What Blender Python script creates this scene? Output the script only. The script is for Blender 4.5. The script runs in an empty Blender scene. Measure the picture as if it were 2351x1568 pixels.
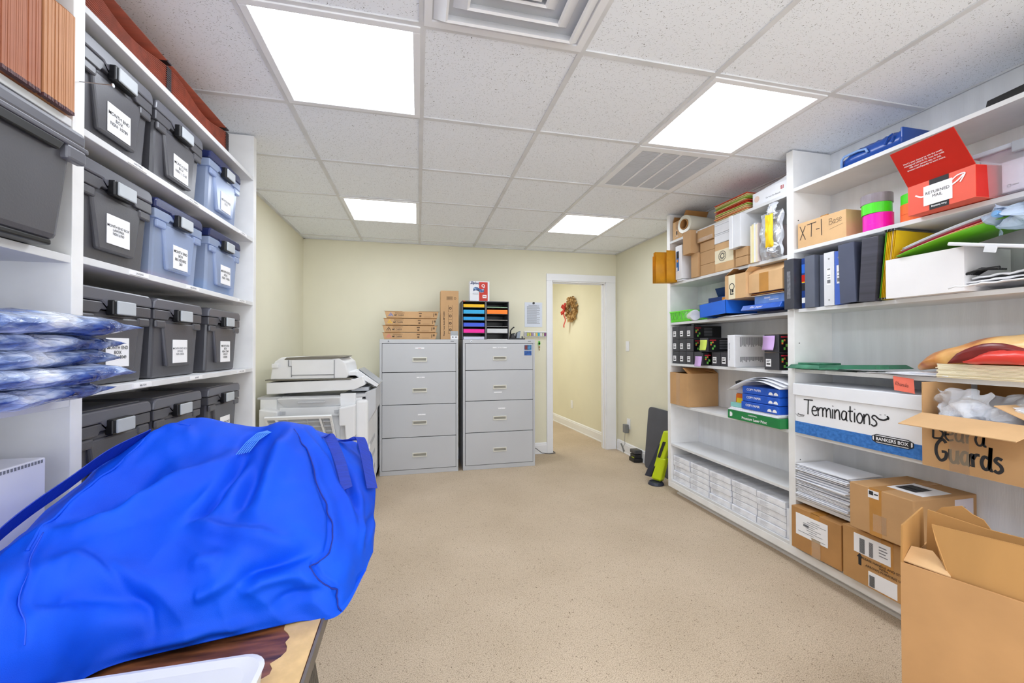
import bpy, bmesh, math, random
from mathutils import Vector, Matrix, noise
random.seed(7)
S = bpy.context.scene
COL = S.collection
PI = math.pi
# ------------------------------------------------------------------ camera
CZ, CE = 1.283, 2.4414
F_PX, YAW, PIT, ROLL = 936.04, 0.2240638, 0.009447, -0.0018647
cam_d = bpy.data.cameras.new('camera')
cam_d.sensor_width = 36; cam_d.lens = F_PX/2351*36
cam_d.shift_x = 1.7277/2351; cam_d.shift_y = 2.7182/2351
cam_d.clip_start = 0.02
cam = bpy.data.objects.new('camera', cam_d); COL.objects.link(cam); S.camera = cam
fw = Vector((math.sin(YAW)*math.cos(PIT), math.cos(YAW)*math.cos(PIT), math.sin(PIT)))
rt = Vector((math.cos(YAW), -math.sin(YAW), 0)); up = rt.cross(fw)
c_, s_ = math.cos(ROLL), math.sin(ROLL)
r2 = c_*rt+s_*up; u2 = -s_*rt+c_*up
cam.matrix_world = Matrix(((r2.x, u2.x, -fw.x, 0), (r2.y, u2.y, -fw.y, 0), (r2.z, u2.z, -fw.z, CZ), (0, 0, 0, 1)))
# ------------------------------------------------------------------ world, exposure
w = bpy.data.worlds.new('world'); S.world = w; w.use_nodes = True
w.node_tree.nodes['Background'].inputs[0].default_value = (0.93, 0.96, 1.0, 1)
w.node_tree.nodes['Background'].inputs[1].default_value = 2.3
S.view_settings.view_transform = 'Standard'; S.view_settings.look = 'None'
S.view_settings.exposure = 0.48; S.view_settings.gamma = 1; S.view_settings.use_curve_mapping = False
PANEL = 8.5      # strength of the ceiling light diffusers
S.cycles.max_bounces = 10; S.cycles.diffuse_bounces = 6; S.cycles.transparent_max_bounces = 16
S.cycles.caustics_reflective = False; S.cycles.caustics_refractive = False; S.cycles.sample_clamp_indirect = 6

# ------------------------------------------------------------------ materials
def lin(c):
    return tuple((v/255/12.92 if v/255 <= .04045 else ((v/255+.055)/1.055)**2.4) for v in c)
MATS = {}
def P(name, rgb, rough=.6, var=.06, vs=6., bump=0., bs=200., metal=0., spec=.5, st=(1, 1, 1), rgb2=None, detail=4, coat=0, alpha=1.0, trans=None, sheen=0, lo=.35, hi=.65):
    m = bpy.data.materials.new(name); m.use_nodes = True; MATS[name] = m
    nt = m.node_tree; N = nt.nodes; L = nt.links; b = N['Principled BSDF']
    tc = N.new('ShaderNodeTexCoord'); mp = N.new('ShaderNodeMapping'); mp.inputs['Scale'].default_value = st
    L.new(tc.outputs['Object'], mp.inputs[0])
    nz = N.new('ShaderNodeTexNoise'); nz.inputs['Scale'].default_value = vs; nz.inputs['Detail'].default_value = detail
    L.new(mp.outputs[0], nz.inputs['Vector'])
    cr = N.new('ShaderNodeValToRGB'); a = lin(rgb)
    d = lin(rgb2) if rgb2 else tuple(max(0, v*(1-var*2.2)) for v in a)
    cr.color_ramp.elements[0].color = (*d, 1); cr.color_ramp.elements[1].color = (*a, 1)
    cr.color_ramp.elements[0].position = lo; cr.color_ramp.elements[1].position = hi
    L.new(nz.outputs[0], cr.inputs[0]); L.new(cr.outputs[0], b.inputs['Base Color'])
    b.inputs['Roughness'].default_value = rough; b.inputs['Metallic'].default_value = metal
    b.inputs['Specular IOR Level'].default_value = spec; b.inputs['Coat Weight'].default_value = coat
    b.inputs['Sheen Weight'].default_value = sheen
    if bump:
        n2 = N.new('ShaderNodeTexNoise'); n2.inputs['Scale'].default_value = bs; n2.inputs['Detail'].default_value = 3
        L.new(mp.outputs[0], n2.inputs['Vector'])
        bp = N.new('ShaderNodeBump'); bp.inputs['Strength'].default_value = bump; bp.inputs['Distance'].default_value = .002
        L.new(n2.outputs[0], bp.inputs['Height']); L.new(bp.outputs[0], b.inputs['Normal'])
    if trans is not None:      # see-through plastic
        tr = N.new('ShaderNodeBsdfTransparent'); tr.inputs[0].default_value = (*lin(trans), 1)
        mx = N.new('ShaderNodeMixShader'); mx.inputs[0].default_value = alpha
        L.new(tr.outputs[0], mx.inputs[1]); L.new(b.outputs[0], mx.inputs[2])
        L.new(mx.outputs[0], N['Material Output'].inputs[0])
    return m
wallp = P('wall_paint', (229, 225, 203), .75, .02, 2., .05, 350.)
white_trim = P('white_trim_paint', (236, 237, 241), .4, .01)
shelf_m = P('painted_shelf_board', (226, 227, 229), .55, .05, 5., .25, 60., st=(1, 1, .15))
shelf_edge = P('white_shelf_edge', (240, 240, 240), .5, .03, 9., .1, 40.)
back_m = P('shelf_back_panel', (232, 234, 238), .6, .05, 7., .35, 90., st=(1, 2.0, .2))
card = P('cardboard', (200, 158, 112), .8, .05, 6., .15, 120., spec=.2)
card_d = P('cardboard_inside', (176, 128, 78), .85, .06, 6., .2, 90., st=(1, 1, .2), spec=.2)
card_l = P('cardboard_light', (219, 180, 134), .8, .05, 7., .15, 120., spec=.2)
card_k = P('kraft_tan_board', (196, 158, 116), .75, .04, 6., .1, 150., spec=.2)
tape_m = P('packing_tape', (196, 140, 70), .25, .06, 14., .2, 60.)
tape_c = P('clear_tape', (236, 214, 184), .12, .08, 30., .4, 60., alpha=.30, trans=(255, 250, 240))
paper_m = P('white_paper', (236, 238, 244), .75, .02, 9.)
label_m = P('white_label', (244, 244, 247), .6, .01)
ink = P('black_ink', (38, 38, 42), .7, .02)
ink_g = P('grey_ink', (120, 122, 128), .7, .02)
ink_r = P('red_ink', (190, 50, 40), .7, .02)
bin_dk = P('dark_grey_bin_plastic', (84, 84, 90), .32, .10, 3., .12, 220., spec=.6)
bin_lid = P('dark_bin_lid_plastic', (100, 101, 110), .30, .06, 3., spec=.6)
bin_blk = P('black_plastic', (18, 18, 21), .35, .05)
latch_m = P('grey_latch_plastic', (188, 194, 200), .4, .04)
bin_cl = P('frosted_clear_plastic', (186, 202, 232), .22, .06, 2.5, alpha=.55, trans=(222, 232, 250))
lid_bl = P('navy_lid_plastic', (36, 46, 96), .25, .08, alpha=.9, trans=(80, 90, 160))
cab_m = P('grey_cabinet_enamel', (190, 192, 196), .42, .02, 2., .04, 300.)
cab_h = P('cabinet_handle_plastic', (216, 214, 204), .45, .02)
dark_gap = P('dark_gap', (30, 31, 33), .8, .02)
prn_w = P('printer_white_plastic', (233, 234, 236), .42, .02)
prn_g = P('printer_grey_plastic', (196, 198, 202), .45, .03)
prn_d = P('printer_brown_grey_cover', (120, 116, 104), .45, .03)
steel = P('brushed_steel', (170, 172, 176), .3, .05, metal=1.)
blackm = P('black_coated_metal', (38, 38, 42), .45, .05)
red_card = P('bright_red_board', (200, 26, 6), .5, .04)
coral = P('coral_red_board', (236, 92, 70), .55, .03)
bluebox = P('glossy_blue_board', (40, 110, 225), .35, .05)
blue_dk = P('deep_blue_board', (22, 62, 140), .4, .08)
blue_pr = P('printed_blue_wrap', (32, 92, 205), .35, .10, 30.)
blue_lt = P('light_blue_print', (110, 150, 215), .45, .08, 20.)
green_b = P('green_box_print', (28, 130, 66), .4, .06, 20.)
green_p = P('aged_green_plastic', (66, 140, 108), .45, .12, 14., rgb2=(36, 96, 72))
lime = P('lime_plastic', (120, 232, 70), .35, .05)
yel = P('yellow_folder_stock', (240, 200, 20), .5, .04)
orange_env = P('manila_orange_envelope', (226, 158, 34), .5, .08, 14., .3, 30.)
cream = P('cream_paper', (240, 230, 200), .7, .03)
redbrown = P('redbrown_folder_stock', (146, 62, 38), .6, .14, 30., .1, 60., st=(1, .1, 1))
ribm = P('folder_edge_brown', (196, 132, 98), .65, .16, 40., .2, 200., st=(1, 1, .05), rgb2=(150, 84, 58))
ribm2 = P('folder_edge_tan', (214, 160, 116), .65, .16, 40., .2, 200., st=(1, 1, .05), rgb2=(176, 118, 80))
dkbind = P('dark_binding', (44, 30, 34), .6, .1)
navy_bag = None
grayb = P('slate_vinyl', (98, 104, 120), .35, .05, 8., .1, 60.)
dk_vinyl = P('dark_grey_vinyl', (66, 68, 78), .35, .08, 18., .3, 30.)
navy_v = P('dark_navy_vinyl', (44, 48, 64), .4, .06)
white_v = P('white_vinyl', (226, 228, 234), .3, .03)
blue_v = P('blue_vinyl', (72, 108, 206), .35, .04)
clearp = P('clear_plastic', (226, 224, 234), .12, .05, 5., .2, 30., alpha=.35, trans=(250, 248, 255))
filmp = P('crinkled_clear_film', (236, 240, 248), .12, .10, 12., 1.0, 35., alpha=.45, trans=(250, 252, 255))
floorm = P('hall_carpet', (172, 148, 122), .95)

def carpet():
    m = bpy.data.materials.new('speckled_carpet'); m.use_nodes = True; nt = m.node_tree; N = nt.nodes; L = nt.links
    b = N['Principled BSDF']; b.inputs['Roughness'].default_value = .95; b.inputs['Specular IOR Level'].default_value = .1
    tc = N.new('ShaderNodeTexCoord')
    def nz(sc, det=3):
        n = N.new('ShaderNodeTexNoise'); n.inputs['Scale'].default_value = sc; n.inputs['Detail'].default_value = det
        L.new(tc.outputs['Object'], n.inputs['Vector']); return n
    a = nz(2.2, 3); f = nz(260, 2)
    r1 = N.new('ShaderNodeValToRGB'); r1.color_ramp.elements[0].color = (*lin((198, 180, 157)), 1); r1.color_ramp.elements[1].color = (*lin((210, 192, 169)), 1)
    r1.color_ramp.elements[0].position = .3; r1.color_ramp.elements[1].position = .7
    L.new(a.outputs[0], r1.inputs[0])
    r2_ = N.new('ShaderNodeValToRGB'); r2_.color_ramp.elements[0].color = (.62, .60, .58, 1); r2_.color_ramp.elements[1].color = (1.04, 1.04, 1.04, 1)
    r2_.color_ramp.elements[0].position = .34; r2_.color_ramp.elements[1].position = .56
    L.new(f.outputs[0], r2_.inputs[0])
    mx = N.new('ShaderNodeMix'); mx.data_type = 'RGBA'; mx.blend_type = 'MULTIPLY'; mx.inputs[0].default_value = 1
    L.new(r1.outputs[0], mx.inputs[6]); L.new(r2_.outputs[0], mx.inputs[7]); L.new(mx.outputs[2], b.inputs['Base Color'])
    ds = nz(60, 2); sc = N.new('ShaderNodeVectorMath'); sc.operation = 'SCALE'; sc.inputs['Scale'].default_value = .03; L.new(ds.outputs['Color'], sc.inputs[0])
    ad = N.new('ShaderNodeVectorMath'); L.new(tc.outputs['Object'], ad.inputs[0]); L.new(sc.outputs[0], ad.inputs[1])
    mp = N.new('ShaderNodeMapping'); mp.inputs['Rotation'].default_value = (0, 0, .7); mp.inputs['Scale'].default_value = (1, 2.4, 0); L.new(ad.outputs[0], mp.inputs[0])
    v = N.new('ShaderNodeTexVoronoi'); v.inputs['Scale'].default_value = 105; L.new(mp.outputs[0], v.inputs['Vector'])
    lt = N.new('ShaderNodeMath'); lt.operation = 'LESS_THAN'; lt.inputs[1].default_value = .24; L.new(v.outputs['Distance'], lt.inputs[0])
    sp = N.new('ShaderNodeSeparateColor'); L.new(v.outputs['Color'], sp.inputs[0])
    mu = N.new('ShaderNodeMath'); mu.operation = 'MULTIPLY'; L.new(lt.outputs[0], mu.inputs[0]); L.new(sp.outputs[0], mu.inputs[1])
    m2 = N.new('ShaderNodeMix'); m2.data_type = 'RGBA'; m2.inputs[7].default_value = (*lin((96, 80, 62)), 1)
    L.new(mu.outputs[0], m2.inputs[0]); L.new(mx.outputs[2], m2.inputs[6]); L.new(m2.outputs[2], b.inputs['Base Color'])
    bp = N.new('ShaderNodeBump'); bp.inputs['Strength'].default_value = .3; bp.inputs['Distance'].default_value = .002
    L.new(f.outputs[0], bp.inputs['Height']); L.new(bp.outputs[0], b.inputs['Normal'])
    return m
carpet_m = carpet()

def tile():
    m = bpy.data.materials.new('fissured_ceiling_tile'); m.use_nodes = True; nt = m.node_tree; N = nt.nodes; L = nt.links
    b = N['Principled BSDF']; b.inputs['Roughness'].default_value = .9
    tc = N.new('ShaderNodeTexCoord')
    ds = N.new('ShaderNodeTexNoise'); ds.inputs['Scale'].default_value = 40; L.new(tc.outputs['Object'], ds.inputs['Vector'])
    sc = N.new('ShaderNodeVectorMath'); sc.operation = 'SCALE'; sc.inputs['Scale'].default_value = .035; L.new(ds.outputs['Color'], sc.inputs[0])
    ad = N.new('ShaderNodeVectorMath'); L.new(tc.outputs['Object'], ad.inputs[0]); L.new(sc.outputs[0], ad.inputs[1])
    outs = []
    for s, rz, sx in ((92, .5, 3.2), (86, 2.2, 3.0)):
        mp = N.new('ShaderNodeMapping'); mp.inputs['Rotation'].default_value = (0, 0, rz); mp.inputs['Scale'].default_value = (1, sx, 0)
        L.new(ad.outputs[0], mp.inputs[0])
        v = N.new('ShaderNodeTexVoronoi'); v.inputs['Scale'].default_value = s; L.new(mp.outputs[0], v.inputs['Vector'])
        lt = N.new('ShaderNodeMath'); lt.operation = 'LESS_THAN'; lt.inputs[1].default_value = .18; L.new(v.outputs['Distance'], lt.inputs[0])
        # keep only a share of the cells
        sp = N.new('ShaderNodeSeparateColor'); L.new(v.outputs['Color'], sp.inputs[0])
        l2 = N.new('ShaderNodeMath'); l2.operation = 'LESS_THAN'; l2.inputs[1].default_value = .62; L.new(sp.outputs[0], l2.inputs[0])
        mu = N.new('ShaderNodeMath'); mu.operation = 'MULTIPLY'; L.new(lt.outputs[0], mu.inputs[0]); L.new(l2.outputs[0], mu.inputs[1]); outs.append(mu)
    mxm = N.new('ShaderNodeMath'); mxm.operation = 'MAXIMUM'; L.new(outs[0].outputs[0], mxm.inputs[0]); L.new(outs[1].outputs[0], mxm.inputs[1])
    mx = N.new('ShaderNodeMix'); mx.data_type = 'RGBA'; mx.inputs[6].default_value = (*lin((240, 244, 251)), 1); mx.inputs[7].default_value = (*lin((140, 141, 142)), 1)
    L.new(mxm.outputs[0], mx.inputs[0]); L.new(mx.outputs[2], b.inputs['Base Color'])
    return m
tile_m = tile()

def emis(name, rgb, strength, prism=True):
    m = bpy.data.materials.new(name); m.use_nodes = True; nt = m.node_tree; N = nt.nodes; L = nt.links
    b = N['Principled BSDF']; b.inputs['Base Color'].default_value = (.9, .9, .9, 1); b.inputs['Emission Strength'].default_value = strength
    b.inputs['Emission Color'].default_value = (*lin(rgb), 1)
    return m
em_m = emis('lit_diffuser', (238, 245, 255), PANEL)

def wood():
    m = bpy.data.materials.new('dark_stained_wood_grain'); m.use_nodes = True; nt = m.node_tree; N = nt.nodes; L = nt.links
    b = N['Principled BSDF']; b.inputs['Roughness'].default_value = .4
    tc = N.new('ShaderNodeTexCoord'); mp = N.new('ShaderNodeMapping'); mp.inputs['Scale'].default_value = (9, 60, 9); mp.inputs['Rotation'].default_value = (0, 0, .75)
    L.new(tc.outputs['Object'], mp.inputs[0])
    n = N.new('ShaderNodeTexNoise'); n.inputs['Scale'].default_value = 1.; n.inputs['Detail'].default_value = 7; L.new(mp.outputs[0], n.inputs['Vector'])
    r = N.new('ShaderNodeValToRGB'); r.color_ramp.elements[0].color = (*lin((58, 32, 22)), 1); r.color_ramp.elements[1].color = (*lin((150, 92, 58)), 1)
    r.color_ramp.elements[0].position = .35; r.color_ramp.elements[1].position = .68
    L.new(n.outputs[0], r.inputs[0]); L.new(r.outputs[0], b.inputs['Base Color'])
    return m
wood_m = wood()

def vmap(name, stops, scale, rough=.5, bump=0, detail=4, st=(1, 1, 1)):
    """noise mapped through a multi-colour ramp: printed or mottled surfaces"""
    m = bpy.data.materials.new(name); m.use_nodes = True; nt = m.node_tree; N = nt.nodes; L = nt.links
    b = N['Principled BSDF']; b.inputs['Roughness'].default_value = rough
    tc = N.new('ShaderNodeTexCoord'); mp = N.new('ShaderNodeMapping'); mp.inputs['Scale'].default_value = st; L.new(tc.outputs['Object'], mp.inputs[0])
    n = N.new('ShaderNodeTexNoise'); n.inputs['Scale'].default_value = scale; n.inputs['Detail'].default_value = detail; L.new(mp.outputs[0], n.inputs['Vector'])
    r = N.new('ShaderNodeValToRGB'); e = r.color_ramp.elements
    while len(e) < len(stops): e.new(.5)
    for i, (p, c) in enumerate(stops): e[i].position = p; e[i].color = (*lin(c), 1)
    L.new(n.outputs[0], r.inputs[0]); L.new(r.outputs[0], b.inputs['Base Color'])
    if bump:
        v = N.new('ShaderNodeTexVoronoi'); v.inputs['Scale'].default_value = 26; L.new(mp.outputs[0], v.inputs['Vector'])
        n3 = N.new('ShaderNodeTexNoise'); n3.inputs['Scale'].default_value = 14; n3.inputs['Detail'].default_value = 4; n3.inputs['Distortion'].default_value = 1.5; L.new(mp.outputs[0], n3.inputs['Vector'])
        ad = N.new('ShaderNodeMath'); L.new(v.outputs[0], ad.inputs[0]); L.new(n3.outputs[0], ad.inputs[1])
        bp = N.new('ShaderNodeBump'); bp.inputs['Strength'].default_value = bump; bp.inputs['Distance'].default_value = .010
        L.new(ad.outputs[0], bp.inputs['Height']); L.new(bp.outputs[0], b.inputs['Normal'])
    return m
navy_film = vmap('navy_cloth_in_plastic_film', [(.38, (20, 40, 108)), (.48, (84, 108, 168)), (.55, (160, 178, 216)), (.64, (226, 232, 246))], 7, .08, 1.0, 10, (1, 1.3, 3))
food = vmap('printed_food_photo', [(.22, (150, 60, 40)), (.34, (176, 96, 52)), (.42, (206, 140, 78)), (.55, (230, 182, 112)), (.72, (242, 212, 158))], 6, .35, 0, 5)
wreath_m = vmap('burlap_wreath', [(.3, (120, 86, 50)), (.5, (190, 152, 100)), (.7, (226, 196, 150))], 30, .8)

def fabric():
    m = P('royal_blue_nylon', (0, 80, 218), .6, .04, 5., .25, 900., sheen=.0, spec=.25, rgb2=(0, 66, 200))
    return m
fab = fabric()
web = P('blue_ribbed_webbing', (0, 48, 168), .6, .12, 60., .6, 120., st=(.4, 6, .4))

# ------------------------------------------------------------------ builders
class G:
    def __init__(s): s.bm = bmesh.new()
    def box(s, x0, x1, y0, y1, z0, z1):
        v = [s.bm.verts.new(p) for p in ((x0, y0, z0), (x1, y0, z0), (x1, y1, z0), (x0, y1, z0), (x0, y0, z1), (x1, y0, z1), (x1, y1, z1), (x0, y1, z1))]
        for f in ((0, 3, 2, 1), (4, 5, 6, 7), (0, 1, 5, 4), (1, 2, 6, 5), (2, 3, 7, 6), (3, 0, 4, 7)): s.bm.faces.new([v[i] for i in f])
        return s
    def hexa(s, lo, hi):   # four bottom points, four top points
        v = [s.bm.verts.new(p) for p in list(lo)+list(hi)]
        for f in ((0, 3, 2, 1), (4, 5, 6, 7), (0, 1, 5, 4), (1, 2, 6, 5), (2, 3, 7, 6), (3, 0, 4, 7)): s.bm.faces.new([v[i] for i in f])
        return s
    def prism(s, pts, vec):
        a = [s.bm.verts.new(p) for p in pts]; b = [s.bm.verts.new(Vector(p)+Vector(vec)) for p in pts]
        n = len(a); s.bm.faces.new(a[::-1]); s.bm.faces.new(b)
        for i in range(n): s.bm.faces.new((a[i], a[(i+1) % n], b[(i+1) % n], b[i]))
        return s
    def cyl(s, p0, p1, r0, r1=None, n=24, cap=True, hole=0):
        r1 = r0 if r1 is None else r1; p0 = Vector(p0); p1 = Vector(p1); d = (p1-p0).normalized()
        a = d.orthogonal().normalized(); b = d.cross(a)
        def ring(p, r): return [s.bm.verts.new(p+a*math.cos(2*PI*i/n)*r+b*math.sin(2*PI*i/n)*r) for i in range(n)]
        A = ring(p0, r0); B = ring(p1, r1)
        for i in range(n): s.bm.faces.new((A[i], A[(i+1) % n], B[(i+1) % n], B[i]))
        if hole:
            A2 = ring(p0, hole); B2 = ring(p1, hole)
            for i in range(n):
                j = (i+1) % n
                s.bm.faces.new((A2[j], A2[i], B2[i], B2[j])); s.bm.faces.new((A[j], A[i], A2[i], A2[j])); s.bm.faces.new((B[i], B[j], B2[j], B2[i]))
        elif cap: s.bm.faces.new(A[::-1]); s.bm.faces.new(B)
        return s
    def tube(s, pts, r, n=8):
        pts = [Vector(p) for p in pts]; rings = []; a = None
        for i, p in enumerate(pts):
            d = (pts[min(i+1, len(pts)-1)]-pts[max(i-1, 0)]).normalized()
            a = d.orthogonal().normalized() if a is None else (a-d*a.dot(d)).normalized()
            b = d.cross(a); rr = r[i] if isinstance(r, (list, tuple)) else r
            rings.append([s.bm.verts.new(p+a*math.cos(2*PI*k/n)*rr+b*math.sin(2*PI*k/n)*rr) for k in range(n)])
        for A, B in zip(rings, rings[1:]):
            for k in range(n): s.bm.faces.new((A[k], A[(k+1) % n], B[(k+1) % n], B[k]))
        s.bm.faces.new(rings[0][::-1]); s.bm.faces.new(rings[-1]); return s
    def grid(s, P, th=0, closed=False):
        V = [[s.bm.verts.new(p) for p in row] for row in P]
        for i in range(len(V)-1):
            for j in range(len(V[0])-1): s.bm.faces.new((V[i][j], V[i+1][j], V[i+1][j+1], V[i][j+1]))
            if closed: s.bm.faces.new((V[i][-1], V[i+1][-1], V[i+1][0], V[i][0]))
        return s
    def ob(s, name, mat, parent=None, bev=0., smooth=False, solid=0., sub=0, loc=None, rz=0, norm=True):
        if norm: bmesh.ops.recalc_face_normals(s.bm, faces=s.bm.faces)
        me = bpy.data.meshes.new(name); s.bm.to_mesh(me); s.bm.free()
        o = bpy.data.objects.new(name, me); COL.objects.link(o); me.materials.append(mat)
        if smooth:
            for p in me.polygons: p.use_smooth = True
        if solid:
            q = o.modifiers.new('s', 'SOLIDIFY'); q.thickness = solid; q.offset = -1
        if bev:
            q = o.modifiers.new('b', 'BEVEL'); q.width = bev; q.segments = 2; q.limit_method = 'ANGLE'; q.angle_limit = .6
        if sub:
            q = o.modifiers.new('u', 'SUBSURF'); q.levels = sub; q.render_levels = sub
        if parent: o.parent = parent
        if loc: o.location = loc; o.rotation_euler = (0, 0, rz)
        return o
def bx(*a): return G().box(*a)
def tag(o, label, cat, group=None, kind=None):
    o['label'] = label; o['category'] = cat
    if group: o['group'] = group
    if kind: o['kind'] = kind
    return o
def thing(name, label, cat, loc=(0, 0, 0), rz=0, group=None):
    o = bpy.data.objects.new(name, None); COL.objects.link(o); o.location = loc; o.rotation_euler = (0, 0, rz)
    o.empty_display_size = .05
    return tag(o, label, cat, group)
def dup(o, loc=None, rz=None, label=None, group=None):
    def rec(a, par):
        c = a.copy(); COL.objects.link(c)
        if par: c.parent = par
        for ch in a.children: rec(ch, c)
        return c
    c = rec(o, None)
    if loc: c.location = loc
    if rz is not None: c.rotation_euler = (0, 0, rz)
    if label: c['label'] = label
    if group: c['group'] = group
    return c
RR = -PI/2; RL = PI/2
def struct(o): o['kind'] = 'structure'; return o
TXT = {}
def text(parent, s, size, loc, mat=None, rot=(PI/2, 0, 0), align='CENTER', sx=1., bold=0., name='lettering', sp=1., shear=0.):
    cu = bpy.data.curves.new('t', 'FONT'); cu.body = s; cu.size = size; cu.align_x = align; cu.align_y = 'CENTER'
    cu.space_line = sp; cu.offset = bold*size; cu.resolution_u = 2; cu.shear = shear
    o = bpy.data.objects.new('t', cu); COL.objects.link(o)
    me = bpy.data.meshes.new_from_object(o.evaluated_get(bpy.context.evaluated_depsgraph_get()))
    bpy.data.objects.remove(o); bpy.data.curves.remove(cu)
    me.materials.clear(); me.materials.append(mat or ink)
    m = bpy.data.objects.new(name, me); COL.objects.link(m); m.parent = parent
    m.location = loc; m.rotation_euler = rot; m.scale = (sx, 1, 1)
    return m
STR = {  # single stroke letters, baseline 0, cap height 1
 'T': (.7, [[(0, .97), (.75, 1)], [(.38, 1), (.36, .5), (.34, 0)]]), 'e': (.5, [[(.05, .3), (.4, .36), (.36, .55), (.18, .6), (.05, .38), (.08, .12), (.25, 0), (.45, .08)]]),
 'r': (.42, [[(.05, .6), (.08, 0)], [(.08, .35), (.2, .55), (.38, .58)]]), 'm': (.75, [[(.03, .6), (.05, 0)], [(.05, .4), (.18, .6), (.3, .5), (.32, 0)], [(.32, .4), (.48, .6), (.6, .5), (.64, 0)]]),
 'i': (.22, [[(.1, .6), (.1, 0)], [(.11, .78), (.12, .82)]]), 'n': (.52, [[(.05, .6), (.06, 0)], [(.06, .38), (.22, .6), (.36, .5), (.4, 0)]]),
 'a': (.52, [[(.38, .55), (.18, .58), (.05, .3), (.15, .04), (.34, .15), (.4, .55), (.38, .1), (.46, 0)]]), 't': (.4, [[(.18, .95), (.17, .15), (.3, .02)], [(.02, .62), (.36, .66)]]),
 'o': (.5, [[(.2, .6), (.05, .35), (.12, .05), (.32, .05), (.42, .35), (.3, .58), (.2, .6)]]), 's': (.42, [[(.36, .55), (.18, .6), (.08, .45), (.3, .28), (.34, .1), (.18, -.02), (.02, .05)]]),
 'B': (.62, [[(.08, 1), (.05, 0)], [(0, .97), (.4, .95), (.48, .75), (.3, .55), (.08, .52)], [(.3, .52), (.55, .35), (.45, .06), (.05, 0)]]),
 'd': (.55, [[(.35, .5), (.15, .55), (.04, .28), (.15, .02), (.36, .15), (.44, 1)], [(.44, 1), (.4, .1), (.52, .02)]]),
 'G': (.7, [[(.55, .85), (.35, 1), (.08, .7), (.05, .3), (.25, 0), (.5, .12), (.55, .4), (.32, .42)]]), 'u': (.52, [[(.04, .6), (.06, .15), (.2, 0), (.36, .15), (.4, .6), (.4, .1), (.48, 0)]]),
 'X': (.62, [[(.05, 1), (.5, -.1)], [(.5, .95), (.05, -.05)]]), '-': (.35, [[(.03, .45), (.3, .45)]]), '1': (.2, [[(.08, 1.1), (.1, -.1)]]), ' ': (.3, []),
 'R': (.6, [[(.1, 1), (.06, 0)], [(.02, .97), (.4, .95), (.42, .68), (.08, .5), (.5, 0)]]), 'h': (.52, [[(.06, 1), (.06, 0)], [(.06, .38), (.22, .58), (.36, .48), (.4, 0)]]),
 'S': (.5, [[(.42, .9), (.2, 1), (.06, .8), (.4, .4), (.35, .08), (.05, .05)]]), 'L': (.5, [[(.08, 1), (.06, 0), (.42, .02)]]),
 ')': (1.3, [[(.1, .62), (.35, .45), (.75, .42), (1.1, .65)], [(.45, .85), (.45, .9)], [(.85, .9), (.85, .95)], [(1.0, .85), (1.12, .68), (1.05, .55)]]) }
def ribbon(g, pts, wd, y=0.):
    pts = [Vector((p[0], 0, p[1])) for p in pts]
    # smooth
    q = []
    for i in range(len(pts)-1):
        p0, p1, p2, p3 = pts[max(i-1, 0)], pts[i], pts[i+1], pts[min(i+2, len(pts)-1)]
        for k in range(5):
            t = k/5; q.append(.5*(2*p1+(p2-p0)*t+(2*p0-5*p1+4*p2-p3)*t*t+(3*p1-p0-3*p2+p3)*t**3))
    q.append(pts[-1]); V = []
    for i, p in enumerate(q):
        d = (q[min(i+1, len(q)-1)]-q[max(i-1, 0)]);
        if d.length < 1e-9: d = Vector((1, 0, 0))
        d.normalize(); n = Vector((-d.z, 0, d.x))*wd/2
        V.append((g.bm.verts.new(p+n+Vector((0, y, 0))), g.bm.verts.new(p-n+Vector((0, y, 0)))))
    for a, b in zip(V, V[1:]): g.bm.faces.new((a[0], a[1], b[1], b[0]))
def hand(parent, s, size, x, z, y=-.001, wd=.12, mat=None, sx=1., slope=0., gap=1., name='handwriting', extra=None):
    g = G(); cx = 0
    for ch in s:
        wch, st = STR[ch]
        for l in st: ribbon(g, [(x+(cx+px)*size*sx, z+pz*size+(cx+px)*size*sx*slope) for px, pz in l], wd*size, y)
        cx += wch*gap
    for l in (extra or []): ribbon(g, l, wd*size*.6, y)
    return g.ob(name, mat or ink, parent, norm=False)
def label(parent, x0, x1, z0, z1, y=-.0012, lines=None, size=.01, mat=None, round_=.003, name='label', lm=None, bars=None, bold=0.012, sp=1.05, lx=0, lz=0, txt_mat=None, grey=None):
    o = bx(x0, x1, y, -.0001, z0, z1).ob(name, mat or label_m, parent)
    if lines: text(o, lines, size, ((x0+x1)/2+lx, y-.0006, (z0+z1)/2+lz), txt_mat or ink, bold=bold, sp=sp)
    if bars:
        g = G()
        for (a, b, c, d) in bars: g.box(x0+(x1-x0)*a, x0+(x1-x0)*b, y-.0008, y-.0001, z0+(z1-z0)*c, z0+(z1-z0)*d)
        g.ob('print', grey or ink_g, o)
    return o
def barcode(g, x0, x1, z0, z1, y, seed=1):
    r = random.Random(seed); x = x0
    while x < x1:
        wd = r.choice((.0006, .001, .0016)); g.box(x, min(x+wd, x1), y-.0007, y, z0, z1); x += wd+r.choice((.0018, .0030))

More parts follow.
